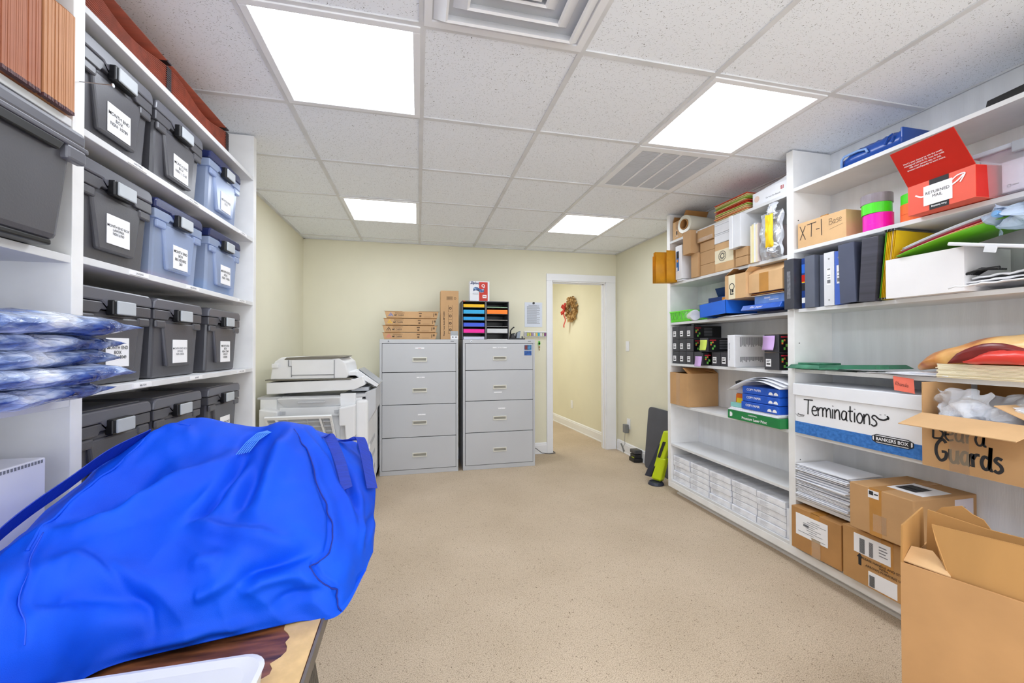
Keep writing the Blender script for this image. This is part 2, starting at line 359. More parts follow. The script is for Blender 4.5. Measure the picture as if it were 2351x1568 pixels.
# ------------------------------------------------------------------ room shell
XL, XR, YB, YF = -1.19, 2.43, 4.70, -1.5
T = .61; GX, GY = .0134, 1.4876
struct(bx(XL-.1, XR+.1, YF, 9.2, -.1, 0).ob('floor', carpet_m))
cg = struct(bx(XL-.1, XR+.1, YF, YB+.05, CE, CE+.1).ob('ceiling', tile_m))
g = G()
for i in range(-2, 5):
    x = GX+T*i
    if XL < x < XR: g.box(x-.012, x+.012, YF, YB, CE-.006, CE+.001)
for j in range(-6, 6):
    y = GY+T*j
    if YF < y < YB: g.box(XL, XR, y-.012, y+.012, CE-.0055, CE+.001)
g.box(XL, XL+.022, YF, YB, CE-.008, CE+.001); g.box(XR-.022, XR, YF, YB, CE-.008, CE+.001); g.box(XL, XR, YB-.022, YB, CE-.008, CE+.001)
g.ob('ceiling_grid', P('ceiling_grid_enamel', (222, 223, 226), .5), cg)
struct(bx(XL-.12, XL, YF, YB+.12, 0, CE+.05).ob('wall_left', wallp))
struct(bx(XR, XR+.12, YF, YB+.12, 0, CE+.05).ob('wall_right', wallp))
DX0, DX1, DZ = 1.575, 2.285, 2.078
g = G(); g.box(XL, DX0, YB, YB+.12, 0, CE+.05); g.box(DX1, XR, YB, YB+.12, 0, CE+.05); g.box(DX0, DX1, YB, YB+.12, DZ, CE+.05)
struct(g.ob('wall_back', wallp))
# door casing and jamb
d = struct(G().box(DX0-.07, DX0+.004, YB-.018, YB+.002, 0, DZ).box(DX1-.004, DX1+.125, YB-.018, YB+.002, 0, DZ).box(DX0-.07, DX1+.125, YB-.018, YB+.002, DZ, DZ+.085).ob('trim_1', white_trim, bev=.004))
struct(G().box(DX0, DX0+.012, YB-.001, YB+.12, 0, DZ).box(DX1-.012, DX1, YB-.001, YB+.12, 0, DZ).box(DX0, DX1, YB-.001, YB+.12, DZ-.012, DZ).box(DX0+.012, DX0+.024, YB+.05, YB+.07, 0, DZ-.012).box(DX1-.024, DX1-.012, YB+.05, YB+.07, 0, DZ-.012).box(DX0+.012, DX1-.012, YB+.05, YB+.07, DZ-.024, DZ-.012).ob('trim_2', white_trim))
def baseboard(name, p0, p1, n):
    p0 = Vector((*p0, 0)); p1 = Vector((*p1, 0)); n = Vector((*n, 0)).normalized()
    prof = [(0, 0), (.018, 0), (.018, .012), (.014, .018), (.014, .1), (.010, .108), (.010, .118), (.005, .128), (0, .132)]
    return struct(G().prism([p0+n*a+Vector((0, 0, z)) for a, z in prof], p1-p0).ob(name, white_trim))
baseboard('baseboard_back', (XL, YB), (DX0-.07, YB), (0, -1))
baseboard('baseboard_right', (XR, YB-.02), (XR, 3.2), (-1, 0))
baseboard('baseboard_left', (XL, YB), (XL, 2.5), (1, 0))
# hallway beyond the door
ha, hb = Vector((2.415, YB+.12, 0)), Vector((2.235, 7.6, 0))
hd = (hb-ha).normalized(); hn = Vector((-hd.y, hd.x, 0))
struct(G().prism([ha, hb, hb-hn*.1, ha-hn*.1], (0, 0, CE+.02)).ob('wall_hall_right', wallp))
baseboard('baseboard_hall', ha[:2], hb[:2], hn[:2])
struct(bx(.6, .7, YB+.12, 9.0, 0, CE+.02).ob('wall_hall_left', wallp))
struct(bx(.6, 2.5, 9.0, 9.1, 0, CE+.02).ob('wall_hall_far', wallp))
struct(bx(.6, 2.6, YB+.12, 9.1, CE, CE+.08).ob('ceiling_hall', tile_m))
ld = bpy.data.lights.new('hall_lamp', 'AREA'); ld.energy = 11; ld.size = .5; ld.color = (1, .98, .94)
lo = bpy.data.objects.new('hall_lamp', ld); COL.objects.link(lo); lo.location = (1.3, 5.9, CE-.03)

# ------------------------------------------------------------------ ceiling fixtures
def troffer(i, j, label_):
    x, y = GX+T*i, GY+T*j
    t = thing('ceiling_light', label_, 'light', (x+T/2, y+T/2, CE), 0, 'square ceiling light panels')
    h = T/2-.006; k = T/2-.034
    G().box(-h, h, -h, -k, -.011, -.001).box(-h, h, k, h, -.011, -.001).box(-h, -k, -k, k, -.011, -.001).box(k, h, -k, k, -.011, -.001).ob('frame', white_trim, t, bev=.002)
    bx(-k, k, -k, k, -.006, -.002).ob('diffuser', em_m, t)
    return t
troffer(-1, 0, 'large ceiling light panel nearest the storage bins, at top left')
troffer(2, 0, 'ceiling light panel beside the slotted air vent, over the right shelves')
troffer(-1, 3, 'small looking far ceiling light panel above the copier')
troffer(2, 3, 'far ceiling light panel in front of the doorway')
for j in (-3,):
    for i in (-1, 2): troffer(i, j, 'ceiling light panel behind the viewer')
# return vent
t = thing('ceiling_vent', 'white slotted return air grille in the ceiling beside a light panel', 'vent', (GX+T*2.5, GY+T*1.5, CE))
h = T/2-.006
G().box(-h, h, -h, -h+.045, -.012, -.001).box(-h, h, h-.045, h, -.012, -.001).box(-h, -h+.045, -h+.045, h-.045, -.012, -.001).box(h-.045, h, -h+.045, h-.045, -.012, -.001).ob('frame', white_trim, t, bev=.002)
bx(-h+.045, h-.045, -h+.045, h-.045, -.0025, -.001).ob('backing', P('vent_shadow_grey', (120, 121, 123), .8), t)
g = G()
for k in range(3):
    x = -h+.045+(2*h-.09)*(k+1)/4; g.box(x-.007, x+.007, -h+.045, h-.045, -.013, -.002)
g.ob('divider', white_trim, t)
g = G(); n = 34
for k in range(n):
    y = -h+.05+(2*h-.1)*k/(n-1); g.hexa([(-h+.045, y-.002, -.0105), (h-.045, y-.002, -.0105), (h-.045, y+.001, -.0105), (-h+.045, y+.001, -.0105)], [(-h+.045, y-.006, -.004), (h-.045, y-.006, -.004), (h-.045, y-.003, -.004), (-h+.045, y-.003, -.004)])
g.ob('louver', prn_g, t)
# supply diffuser with nested square cones
t = thing('ceiling_diffuser', 'white square air diffuser with nested louvers at the top of the view', 'vent', (GX+T*.5, GY-T*.5, CE))
def sq(g, a, za, b, zb):
    A = [(-a, -a, za), (a, -a, za), (a, a, za), (-a, a, za)]; B = [(-b, -b, zb), (b, -b, zb), (b, b, zb), (-b, b, zb)]
    va = [g.bm.verts.new(p) for p in A]; vb = [g.bm.verts.new(p) for p in B]
    for i in range(4): g.bm.faces.new((va[i], va[(i+1) % 4], vb[(i+1) % 4], vb[i]))
g = G(); sq(g, .299, -.001, .299, -.010); sq(g, .299, -.010, .272, -.010); sq(g, .272, -.010, .272, -.001); g.ob('frame', white_trim, t)
for a, b in ((.268, .232), (.205, .165), (.140, .100)):
    g = G(); sq(g, a, -.002, b-.004, -.040); sq(g, b-.004, -.040, b-.012, -.036); sq(g, b-.012, -.036, a-.03, -.002); g.ob('louver', white_trim, t)
bx(-.07, .07, -.07, .07, -.045, -.004).ob('center_plate', white_trim, t)
bx(-.285, .285, -.285, .285, -.0030, -.001).ob('back_plate', prn_g, t)

# ------------------------------------------------------------------ right shelving
RX = 2.14
t = thing('built_in_shelving', 'white painted floor to ceiling shelving along the right wall', 'shelving', (RX, 3.19, 0))
def rel(o, x0, x1, y0, y1, z0, z1): return o.box(x0-RX, x1-RX, y0-3.19, y1-3.19, z0, z1)
E1, D1, N1 = 3.175, 1.975, .72
UP = .022
for y in (E1, D1, N1): rel(G(), RX, XR-.014, y-UP, y+UP, .109, CE-.009).ob('upright', shelf_edge, t, bev=.0015)
FARS = [2.195, 1.826, 1.487, 1.135, .788, .442, .128]
NEARS = [2.205, 1.845, 1.497, 1.150, .785, .408, .132]
for z in FARS: rel(G(), RX+.002, XR-.014, D1+UP, E1-UP, z-.020, z).ob('shelf', shelf_m, t, bev=.0015)
for z in NEARS: rel(G(), RX+.002, XR-.014, N1+UP, D1-UP, z-.020, z).ob('shelf', shelf_m, t, bev=.0015)
rel(G(), XR-.014, XR-.001, N1, E1, .06, CE-.009).ob('back_panel', back_m, t)
rel(G(), 2.215, 2.30, N1, E1-.02, 0, .075).ob('base', shelf_edge, t)
rel(rel(G(), 2.198, 2.215, N1, E1-.02, 0, .016), RX, XR-.015, N1, E1+UP, .06, .108).ob('base_molding', shelf_edge, t, bev=.003)
g = G()
for z in (.3, .62, .95, 1.3, 1.66, 2.02):
    for x in (RX+.035,): g.cyl((x-RX, D1-UP-3.19+.0, z), (x-RX, D1-UP-3.19-.0008, z), .0035, n=8)
g.ob('peg_hole', dark_gap, t)

def RS(y, z, x=2.155): return (x, y, z)      # front-left corner of a thing on the right shelves

# ------------------------------------------------------------------ cardboard boxes
def carton(name, lab, loc, rz, w, d, h, mat=card, tape=None, tw=.05, seam=True, cat='box', group=None, bev=.003):
    t = thing(name, lab, cat, loc, rz, group)
    bx(0, w, 0, d, 0, h).ob('body', mat, t, bev=bev)
    if tape:
        G().box(w/2-tw/2, w/2+tw/2, -.0008, d+.0008, h-.002, h+.0008).box(w/2-tw/2, w/2+tw/2, -.0008, .0005, h*.45, h).box(w/2-tw/2, w/2+tw/2, -.0008, .0005, 0.002, h*.2).ob('tape', tape, t)
    return t
def open_carton(name, lab, loc, rz, w, d, h, flaps, mat=card, inner=card_d, cat='box', th=.004, group=None):
    t = thing(name, lab, cat, loc, rz, group)
    g = G(); g.box(0, w, 0, th, 0, h); g.box(0, w, d-th, d, 0, h); g.box(0, th, th, d-th, 0, h); g.box(w-th, w, th, d-th, 0, h); g.box(th, w-th, th, d-th, 0, th)
    g.ob('body', mat, t)
    for f in flaps:
        side, ln, ang = f[:3]; m = f[3] if len(f) > 3 else mat; a = math.radians(ang)
        o = {'f': Vector((0, -1, 0)), 'b': Vector((0, 1, 0)), 'l': Vector((-1, 0, 0)), 'r': Vector((1, 0, 0))}[side]
        dr = o*math.sin(a)+Vector((0, 0, math.cos(a))); nn = o*math.cos(a)-Vector((0, 0, math.sin(a)))
        A, B = {'f': ((0, 0), (w, 0)), 'b': ((0, d), (w, d)), 'l': ((0, 0), (0, d)), 'r': ((w, 0), (w, d))}[side]
        A = Vector((*A, h)); B = Vector((*B, h)); e = (B-A).normalized()*.003
        q = [A, B, B+dr*ln-e, A+dr*ln+e]
        G().prism(q, -nn*th*.8).ob('flap', m, t)
    return t

# ===================== far bay, top shelf
t = open_carton('cardboard_box', 'small open box with raised flaps at the far end of the top shelf', RS(3.13, 2.195), RR, .135, .22, .155, [('l', .05, -20, card_d), ('b', .06, -30, card_d), ('r', .07, 35, card_d)], card_l)
G().box(.04, .075, -.0010, 0, .02, .154).ob('tape_strip', tape_c, t)
label(t, .045, .07, .03, .08, y=-.0022, bars=[(.2, .8, .2, .8)], name='print_patch', mat=card_l, grey=ink)
t = thing('stretch_wrap_roll', 'roll of clear stretch wrap with cardboard core lying on the top shelf', 'roll', (2.10, 2.90, 2.195+.076), RR+.12)
G().cyl((0, 0, 0), (0, .30, 0), .074, n=40, hole=.042).ob('film', P('wound_stretch_film', (224, 220, 204), .2, .05, 4., alpha=.92, trans=(240, 238, 225)), t, smooth=False, bev=.004)
G().cyl((0, -.006, 0), (0, .306, 0), .0418, n=32, hole=.036).ob('core', card_d, t)
# folder stack
fm = {'m': P('manila_stock', (232, 206, 150), .6, .03), 'g': P('green_stock', (146, 178, 62), .6, .04), 'r': P('red_stock', (206, 66, 40), .6, .04), 'o': P('orange_stock', (232, 140, 90), .6, .04)}
seq = 'mommgmrrmggmmr'
for k, c in enumerate(seq):
    z = 2.197+k*.0085
    nm = {'m': 'manila', 'g': 'green', 'r': 'red', 'o': 'orange'}[c]
    j = random.Random(k)
    dx = j.uniform(-.008, .008)
    g = G(); N_ = 8
    P_ = [[(x_*.30, y_, z_) for x_ in (0, 1)] for y_, z_ in [(i/N_*.24, .0) for i in range(N_+1)]]
    g.box(0, .30, 0, .23, 0, .002); g.box(.004, .296, .004, .232, .0028, .0052); g.cyl((0, .0, .0026), (.30, 0, .0026), .0026, n=8)
    o = g.ob('file_folder', fm[c]); pos = {0: 'at the bottom', len(seq)-1: 'on top'}.get(k)
    tag(o, '%s file folder %s of the folder stack on the top shelf' % (nm, pos or ('low in' if k < 7 else 'high in')) if pos is None else '%s file folder %s of the stack on the top shelf' % (nm, pos), 'folder', 'stacked file folders on the top shelf')
    o.location = (2.135+dx, 2.585+j.uniform(-.012, .012), z); o.rotation_euler = (0, 0, RR+j.uniform(-.04, .04))
t = thing('envelope_box', 'long white box with small red square logo at the near end of the top shelf', 'box', RS(2.265, 2.196), RR)
G().hexa([(0, 0, 0), (.26, 0, 0), (.26, .24, 0), (0, .24, 0)], [(0, 0, .088), (.26, 0, .088), (.26, .24, .088), (0, .24, .088)]).ob('body', paper_m, t, bev=.002)
G().prism([(.02, .004, .088), (.255, .004, .088), (.25, .03, .135), (.2, .03, .12)], (0, .002, 0)).ob('flap', paper_m, t)
g = G()
for a, b, c, e in ((0, .02, 0, .003), (0, .02, .017, .02), (0, .003, 0, .02), (.017, .02, 0, .02), (.006, .014, .008, .011), (.006, .009, .003, .017)): g.box(.215+a, .215+b, -.0012, 0, .045+c, .045+e)
g.ob('logo', ink_r, t)
text(t, 'Do Your Part Recycle', .012, (.16, -.0012, .028), ink)
g = G(); g.cyl((.035, -.0012, .045), (.035, 0, .045), .02, n=24); g.ob('seal', P('peach_print', (240, 214, 200), .6), t)

# ===================== far bay, shelf 1.826
z = 1.827
pad = []
for k, (y, wd, hh, ln, xx) in enumerate([(3.185, .012, .235, .30, 2.045), (3.16, .012, .262, .30, 2.05), (3.14, .012, .265, .30, 2.05), (3.118, .012, .25, .30, 2.05), (3.100, .018, .27, .30, 2.065)]):
    # bulging envelopes: lens cross-section, long side out of the shelf
    g = G(); R = []
    for i in range(9):
        u = i/8; bul = math.sin(PI*u)*.006+.0015
        R.append([(0-bul+.001, ln*0+u*ln, 0), (bul, u*ln, 0)])
    V = []
    for i in range(9):
        u = i/8; bul = math.sin(PI*u)**.6*wd*.5+.001
        V.append([(-bul, u*ln, .0), (-bul*.9, u*ln, hh*.5), (-.001, u*ln, hh), (.001, u*ln, hh), (bul*.9, u*ln, hh*.5), (bul, u*ln, 0)])
    g.grid(V, closed=True)
    lab = ['outermost thin orange padded envelope leaning out past the shelf end', 'second orange padded envelope of the leaning five', 'third orange padded envelope of the leaning five', 'fourth orange padded envelope of the leaning five', 'fattest orange padded envelope next to the white box with blue label'][k]
    o = g.ob('padded_envelope', orange_env, smooth=True); tag(o, lab, 'envelope', 'orange padded envelopes')
    o.location = (xx, y-.055 if k == 4 else y-.012, z); o.rotation_euler = (0, [.0, .0, .0, .0, 0][k], RR); o.rotation_euler = (0, 0, RR); pad.append(o)
for k, o in enumerate(pad[:4]):
    b_ = .26-.05*k; o.rotation_euler = (0, 0, RR-b_); o.location = (2.27-.29*math.cos(b_), 3.108-.006*k+.29*math.sin(b_), z+.002)
pad[4].location = (2.05, 3.07, z)
t = thing('envelope_box', 'white box with blue and orange label standing beside the orange envelopes', 'box', RS(3.045, z+.016, 2.12), RR)
bx(0, .085, 0, .27, 0, .28).ob('body', paper_m, t, bev=.002)
lb = bx(.012, .045, -.0010, 0, .07, .235).ob('label', P('blue_label_print', (24, 110, 190), .4), t)
bx(.020, .045, -.0018, -.0008, .175, .232).ob('dark_patch', ink, lb); bx(.018, .036, -.0020, -.0008, .143, .165).ob('orange_patch', P('orange_print', (250, 160, 30), .5), lb)
bx(.012, .028, -.0020, -.0008, .072, .10).ob('white_patch', label_m, lb)
o = bx(0, .07, 0, .26, 0, .014).ob('envelope_pad', paper_m, bev=.001); tag(o, 'thin white pad under the white box with blue label', 'paper'); o.location = RS(3.04, z+.001, 2.13); o.rotation_euler = (0, 0, RR)
carton('small_carton', 'small brown box standing at the left foot of the brown box stack', RS(2.86, z, 2.13), RR, .085, .24, .19, card_k)
carton('small_carton', 'small brown box jutting forward on top of the leftmost small box', RS(2.905, z+.19, 2.09), RR, .095, .26, .185, card_k)
for k, (zz, hh) in enumerate([(0, .083), (.083, .10), (.183, .075)]):
    carton('small_carton', ['flat brown box at the bottom of the four high stack', 'brown box second from the bottom of the four high stack', 'brown box third from the bottom of the four high stack'][k], RS(2.77, z+zz, 2.145), RR, .165, .25, hh-.001, card_k)
t = carton('small_carton', 'brown box with frosted tape on top of the four high stack', RS(2.782, z+.26, 2.13), RR, .175, .25, .095, card_k)
bx(.0, .17, -.001, 0, .002, .032).ob('tape', tape_c, t)
for k in range(1):
    t = carton('small_carton', 'brown box with a round printed emblem on a pale band', RS(2.60, z, 2.14), RR, .18, .26, .205, card_l)
    b = bx(.0, .18, -.001, .0005, .06, .155).ob('band', cream, t)
    g = G(); g.cyl((.075, -.0016, .108), (.075, -.0008, .108), .037, n=28, hole=.033); g.cyl((.075, -.0016, .108), (.075, -.0008, .108), .02, n=16, hole=.014)
    for i in range(14):
        a = i*2*PI/14; g.box(.075+math.cos(a)*.026-.002, .075+math.cos(a)*.026+.002, -.0016, -.0008, .108+math.sin(a)*.026-.003, .108+math.sin(a)*.026+.003)
    g.ob('emblem', ink, b)
for k in range(2):
    t = carton('small_carton', ['lower of two flat white boxes on the emblem box', 'upper of two flat white boxes on the emblem box'][k], RS(2.60, z+.206+k*.072, 2.135), RR, .185, .24, .07, paper_m)
    G().box(.0, .185, -.001, 0, .058, .0595).ob('lid_seam', ink_g, t)
for k in range(2): carton('small_carton', ['lower of two small brown boxes under the tall white box', 'upper of two small brown boxes under the tall white box'][k], RS(2.39, z+k*.062, 2.13), RR, .105, .24, .06, card_k)
t = carton('shoe_box', 'tall white lidded box standing on two small brown boxes', RS(2.41, z+.125, 2.10), RR, .10, .28, .225, white_v)
bx(-.002, .030, -.003, .283, -.001, .226).ob('lid', paper_m, t, bev=.001)
text(t, 'ebay', .03, (.101, .2, .1), ink_g, rot=(PI/2, -PI/2, PI/2))
for k, (y, tt, m) in enumerate([(2.262, .012, cream), (2.249, .016, P('pale_yellow_paper', (246, 234, 180), .7)), (2.232, .012, paper_m), (2.219, .014, cream), (2.204, .008, P('pink_grey_paper', (220, 204, 200), .7))]):
    o = bx(0, tt, 0, .235, 0, .245+.006*(k % 3)).ob('paper_packet', m, bev=.002)
    tag(o, ['cream paper packet leftmost of five standing on the cluttered shelf', 'pale yellow paper packet standing among the white ones', 'white paper packet in the middle of the standing five', 'second cream paper packet of the standing five', 'pinkish thin packet nearest the silver mailer'][k], 'paper', 'standing paper packets'); o.location = RS(y, z, 2.13); o.rotation_euler = (0, 0, RR)
# crumpled silver mailer with yellow inside
t = thing('poly_mailer', 'crumpled silver mailer torn open to show yellow inside', 'mailer', RS(2.185, z, 2.10), RR)
silver = P('silver_mailer', (206, 210, 218), .25, .12, 16., .8, 30., metal=.3)
def crumple(w, h, d, amp, seed, nx=20, nz=20):
    R = []
    for i in range(nx+1):
        row = []
        for j in range(nz+1):
            u, v = i/nx, j/nz
            b = math.sin(PI*u)**.5*math.sin(PI*v)**.5*d/2
            n_ = noise.noise(Vector((u*5+seed, v*5, seed)))*amp
            row.append((u*w+n_*.4, -b+n_, v*h+noise.noise(Vector((u*4, seed, v*4)))*amp*.6))
        R.append(row)
    return R
g = G(); g.grid(crumple(.155, .29, .09, .02, 3.1)); 
g.ob('film', silver, t, solid=.002, loc=(0, .05, 0))
g = G(); g.grid(crumple(.055, .20, .03, .006, 5.)); g.ob('yellow_lining', yel, t, solid=.002, loc=(.10, -.025, .055))
g = G(); g.grid(crumple(.075, .07, .05, .03, 8.2, 12, 12)); g.ob('crumpled_edge', silver, t, solid=.002, loc=(.085, .0, -.0+.012))
g = G(); g.grid(crumple(.06, .09, .05, .03, 12.2, 12, 12)); g.ob('crumpled_edge', silver, t, solid=.002, loc=(.10, .0, .23))

# ===================== far bay, shelf 1.487
z = 1.488
def basket(name, lab, loc, rz, w, d, h, m, rx=0):
    t = thing(name, lab, 'basket', loc, rz); t.rotation_euler = (rx, 0, rz)
    g = G(); fl = .012
    g.box(fl, w-fl, fl, d-fl, 0, .004)
    for (a, b) in (((0, 0), (w, 0)), ((w, 0), (w, d)), ((w, d), (0, d)), ((0, d), (0, 0))):
        a = Vector((*a, 0)); b = Vector((*b, 0)); L_ = (b-a).length; e = (b-a)/L_; n_ = Vector((-e.y, e.x, 0)); k = max(4, int(L_/.018))
        for i in range(k+1):
            p = a+e*(L_*i/k); q = a+e*(fl+(L_-2*fl)*i/k)+n_*fl
            g.hexa([q-e*.004, q+e*.004, q+e*.004+n_*.0025, q-e*.004+n_*.0025], [p-e*.004+Vector((0, 0, h)), p+e*.004+Vector((0, 0, h)), p+e*.004+n_*.0025+Vector((0, 0, h)), p-e*.004+n_*.0025+Vector((0, 0, h))])
        g.hexa([a+n_*fl, b+n_*fl, b+n_*(fl+.002), a+n_*(fl+.002)], [a+n_*fl*.8+Vector((0, 0, h*.2)), b+n_*fl*.8+Vector((0, 0, h*.2)), b+n_*(fl*.8+.002)+Vector((0, 0, h*.2)), a+n_*(fl*.8+.002)+Vector((0, 0, h*.2))])
    g.ob('mesh_wall', m, t)
    G().box(-.006, w+.006, -.006, .003, h-.004, h+.006).box(-.006, w+.006, d-.003, d+.006, h-.004, h+.006).box(-.006, .003, 0, d, h-.004, h+.006).box(w-.003, w+.006, 0, d, h-.004, h+.006).ob('rim', m, t, bev=.002)
    return t
basket('plastic_basket', 'lime green slotted plastic basket at the far end of the shelf', RS(3.135, z, 2.13), RR, .26, .17, .085, lime)
basket('plastic_basket', 'white perforated plastic basket tilted behind the green basket', RS(3.07, z+.03, 2.325), RR, .2, .07, .13, white_v, rx=-.25)
t = thing('bag_roll', 'white roll with loose clear film end lying before the blue tray', 'roll', (2.15, 2.835, z+.043), RR+1.25)
G().cyl((0, 0, 0), (0, .16, 0), .042, n=28).ob('roll', P('white_film_roll', (226, 228, 232), .35, .06, 20., .3, 60.), t, bev=.004, loc=(0, 0, 0))
g = G(); g.grid(crumple(.05, .12, .012, .012, 2.2, 8, 14)); fo = g.ob('loose_film', filmp, t, solid=.001, loc=(.0, .155, -.06)); fo.rotation_euler = (0, .5, .4)
t = open_carton('folder_box', 'dark blue product box with folded lid behind the green basket', RS(2.86, z+.06, 2.29), RR, .17, .10, .12, [('b', .09, -25, blue_dk)], blue_dk, bin_blk)
label(t, .02, .14, .02, .10, bars=[(.1, .7, .75, .8), (.1, .5, .62, .66), (.1, .8, .4, .44), (.1, .75, .25, .3)], mat=blue_dk, grey=label_m, name='print_patch')
t = open_carton('envelope_box', 'blue box with orange corner panel and open flap', RS(2.66, z+.06, 2.25), RR, .15, .10, .11, [('b', .10, 0, blue_dk)], blue_lt, bin_blk)
label(t, .0, .05, .02, .105, mat=P('amber_print', (232, 150, 40), .5), name='orange_panel', bars=[(.2, .8, .7, .78), (.2, .7, .3, .36)], grey=label_m)
t = thing('box_lid', 'bright blue box lid tray lying tilted on the shelf', 'box', (2.09, 2.705, z+.012), RR)
g = G()
w_, d_, h_ = .27, .26, .095
g.box(0, w_, 0, .003, 0, h_).box(0, w_, d_-.003, d_, 0, h_).box(0, .003, 0, d_, 0, h_).box(w_-.003, w_, 0, d_, 0, h_)
g.ob('wall', bluebox, t)
bx(.003, w_-.003, .003, d_-.003, .012, .016).ob('base', blackm, t)
t.rotation_euler = (0, -.05, RR)
for k in range(5):
    o = bx(0, .27, 0, .21, 0, .0022).ob('paper_sheet', paper_m); tag(o, 'loose white sheet lying under the blue lid tray', 'paper', 'loose sheets under the blue lid'); o.location = RS(2.56-.012*k, z+.0008+k*.0024, 2.125+.006*k); o.rotation_euler = (0, 0, RR+.04*k)
t = thing('product_box', 'blue glossy box with white script leaning at the shelf edge', 'box', RS(2.30, z+.016, 2.085), RR)
g = G(); g.prism([(0, 0, .012), (0, .02, .045), (0, .22, .05), (0, .22, .012)], (.30, 0, 0)); g.ob('body', P('royal_blue_gloss', (38, 96, 200), .3, .1, 14.), t, bev=.003); t.rotation_euler = (0, 0, RR)
text(t, 'filler paper', .022, (.12, .0075, .028), label_m, rot=(1.05, 0, 0), shear=.3)
t = thing('product_box', 'pale blue box with faint white print under the open brown cartons', 'box', RS(2.25, z+.066, 2.15), RR)
bx(0, .25, 0, .23, 0, .052).ob('body', blue_lt, t, bev=.002)
text(t, 'ADAMS', .014, (.10, -.001, .034), label_m, bold=.02); text(t, 'BUSINESS FORMS', .009, (.15, -.001, .020), label_m, bold=.02)
o = thing('magazine_stack', 'thin maroon and yellow magazines lying under the open brown carton', 'magazines', RS(2.27, z+.1185, 2.14), RR)
for k, m in enumerate((cream, P('maroon_cover', (110, 36, 44), .4), P('ochre_cover', (206, 150, 50), .4), P('maroon_cover_dark', (86, 30, 40), .4))): bx(.004*k, .25-.003*k, 0, .22, k*.005, k*.005+.0045).ob('magazine', m, o)
t = open_carton('cardboard_box', 'open brown carton with emblem sticker resting on the blue lid', RS(2.455, z+.118, 2.10), RR, .185, .24, .165, [('l', .09, -62, card_d), ('b', .1, -68, card_d), ('r', .045, 50, card_l)], card_l)
b = bx(.035, .095, -.001, .0005, .0, .165).ob('sticker_band', cream, t)
g = G(); g.cyl((.065, -.0018, .085), (.065, -.0008, .085), .024, n=24, hole=.019); g.box(.05, .08, -.0018, -.0008, .03, .038).box(.05, .056, -.0018, -.0008, .03, .066).box(.064, .08, -.0018, -.0008, .045, .066); g.ob('emblem', ink, b)
t = open_carton('cardboard_box', 'tan open carton with raised front flap next to the shelf divider', RS(2.265, z+.14, 2.12), RR, .255, .24, .12, [('f', .115, -55, card_l)], card_l)
bx(.085, .155, -.001, 0, .0, .119).ob('tape', tape_m, t)

# ===================== far bay, shelf 1.135: toner boxes
z = 1.136
tb_m = P('charcoal_toner_board', (66, 66, 72), .35, .08, 5.)
gr = [P('print_green', (110, 190, 80), .5), P('print_orange', (226, 120, 60), .5), P('print_crimson', (200, 40, 60), .5)]
def toner(loc, lab, w=.088, h=.102, d=.27, grp='charcoal toner boxes'):
    t = thing('toner_box', lab, 'box', loc, RR, grp)
    bx(0, w, 0, d, 0, h).ob('body', tb_m, t, bev=.0015)
    label(t, .012, .05, .02, .066, bars=[(.15, .85, .78, .84), (.15, .7, .64, .7), (.15, .85, .25, .45)], grey=ink)
    # side print faces the near end
    s_ = bx(w-.0002, w+.0006, .004, d-.004, .003, h-.003).ob('side_panel', bin_blk, t)
    g = G(); g.box(w, w+.0012, .016, .07, h-.02, h-.014); g.ob('side_title', gr[2], s_)
    g = G()
    for a, b in ((.02, .6), (.05, .38), (.035, .2)): g.box(w, w+.0012, a, a+.014, h*b-.006, h*b+.010)
    g.ob('side_green', gr[0], s_)
    g = G()
    for a, b in ((.02, .45), (.036, .62)): g.box(w, w+.0012, a, a+.012, h*b, h*b+.012)
    g.ob('side_orange', gr[1], s_)
    g = G()
    for q in range(6): g.box(w, w+.0012, .10, .175, .02+q*.012, .0245+q*.012)
    g.ob('side_text', ink_g, s_)
    return t
t0 = toner(RS(3.145, z), 'charcoal toner box bottom left of the toner stack')
rows = ['bottom', 'middle', 'top']; colsn = ['far left', 'second', 'third']
for c in range(3):
    for r in range(3):
        if c == 0 and r == 0: continue
        dup(t0, RS(3.145-c*.0935, z+r*.1045), RR, 'charcoal toner box, %s row, %s column of the toner stack' % (rows[r], colsn[c]))
dup(t0, RS(2.86, z), RR, 'charcoal toner box in the bottom row just left of the lilac note')
dup(t0, RS(2.615+.045, z), RR, 'charcoal toner box in the bottom row just right of the lilac note')
dup(t0, RS(2.566, z), RR, 'charcoal toner box in the bottom row next to the white toner carton')
t = toner(RS(2.72, z+.1065, 2.10), 'toner box holding a yellow green sticky note, in the middle row')
def sticky(lab, m, loc, s=.076, rz=RR, nm='sticky_note', curl=.014, txt=None):
    g = G(); N_ = 8
    R = [[(x_*s+(.006*(1-v)*(1-x_)), -curl*(1-v)**2, v*s) for x_ in (0, 1)] for v in [i/N_ for i in range(N_+1)]]
    g.grid(R); o = g.ob(nm, m, solid=.0006, smooth=True); tag(o, lab, 'note'); o.location = loc; o.rotation_euler = (0, 0, rz); return o
lilac = P('lilac_paper', (206, 170, 226), .7, .02); lime_p = P('yellow_green_paper', (206, 226, 96), .7, .02)
sticky('yellow green sticky note on a charcoal toner box', lime_p, (2.098, 2.715, z+.117))
t = toner(RS(2.765, z+.0, 2.095), 'short toner box behind the lower lilac sticky note', w=.082, h=.095, d=.05)
sticky('lilac sticky note hanging below the shelf edge on a toner box', lilac, (2.088, 2.762, z-.008), s=.078)
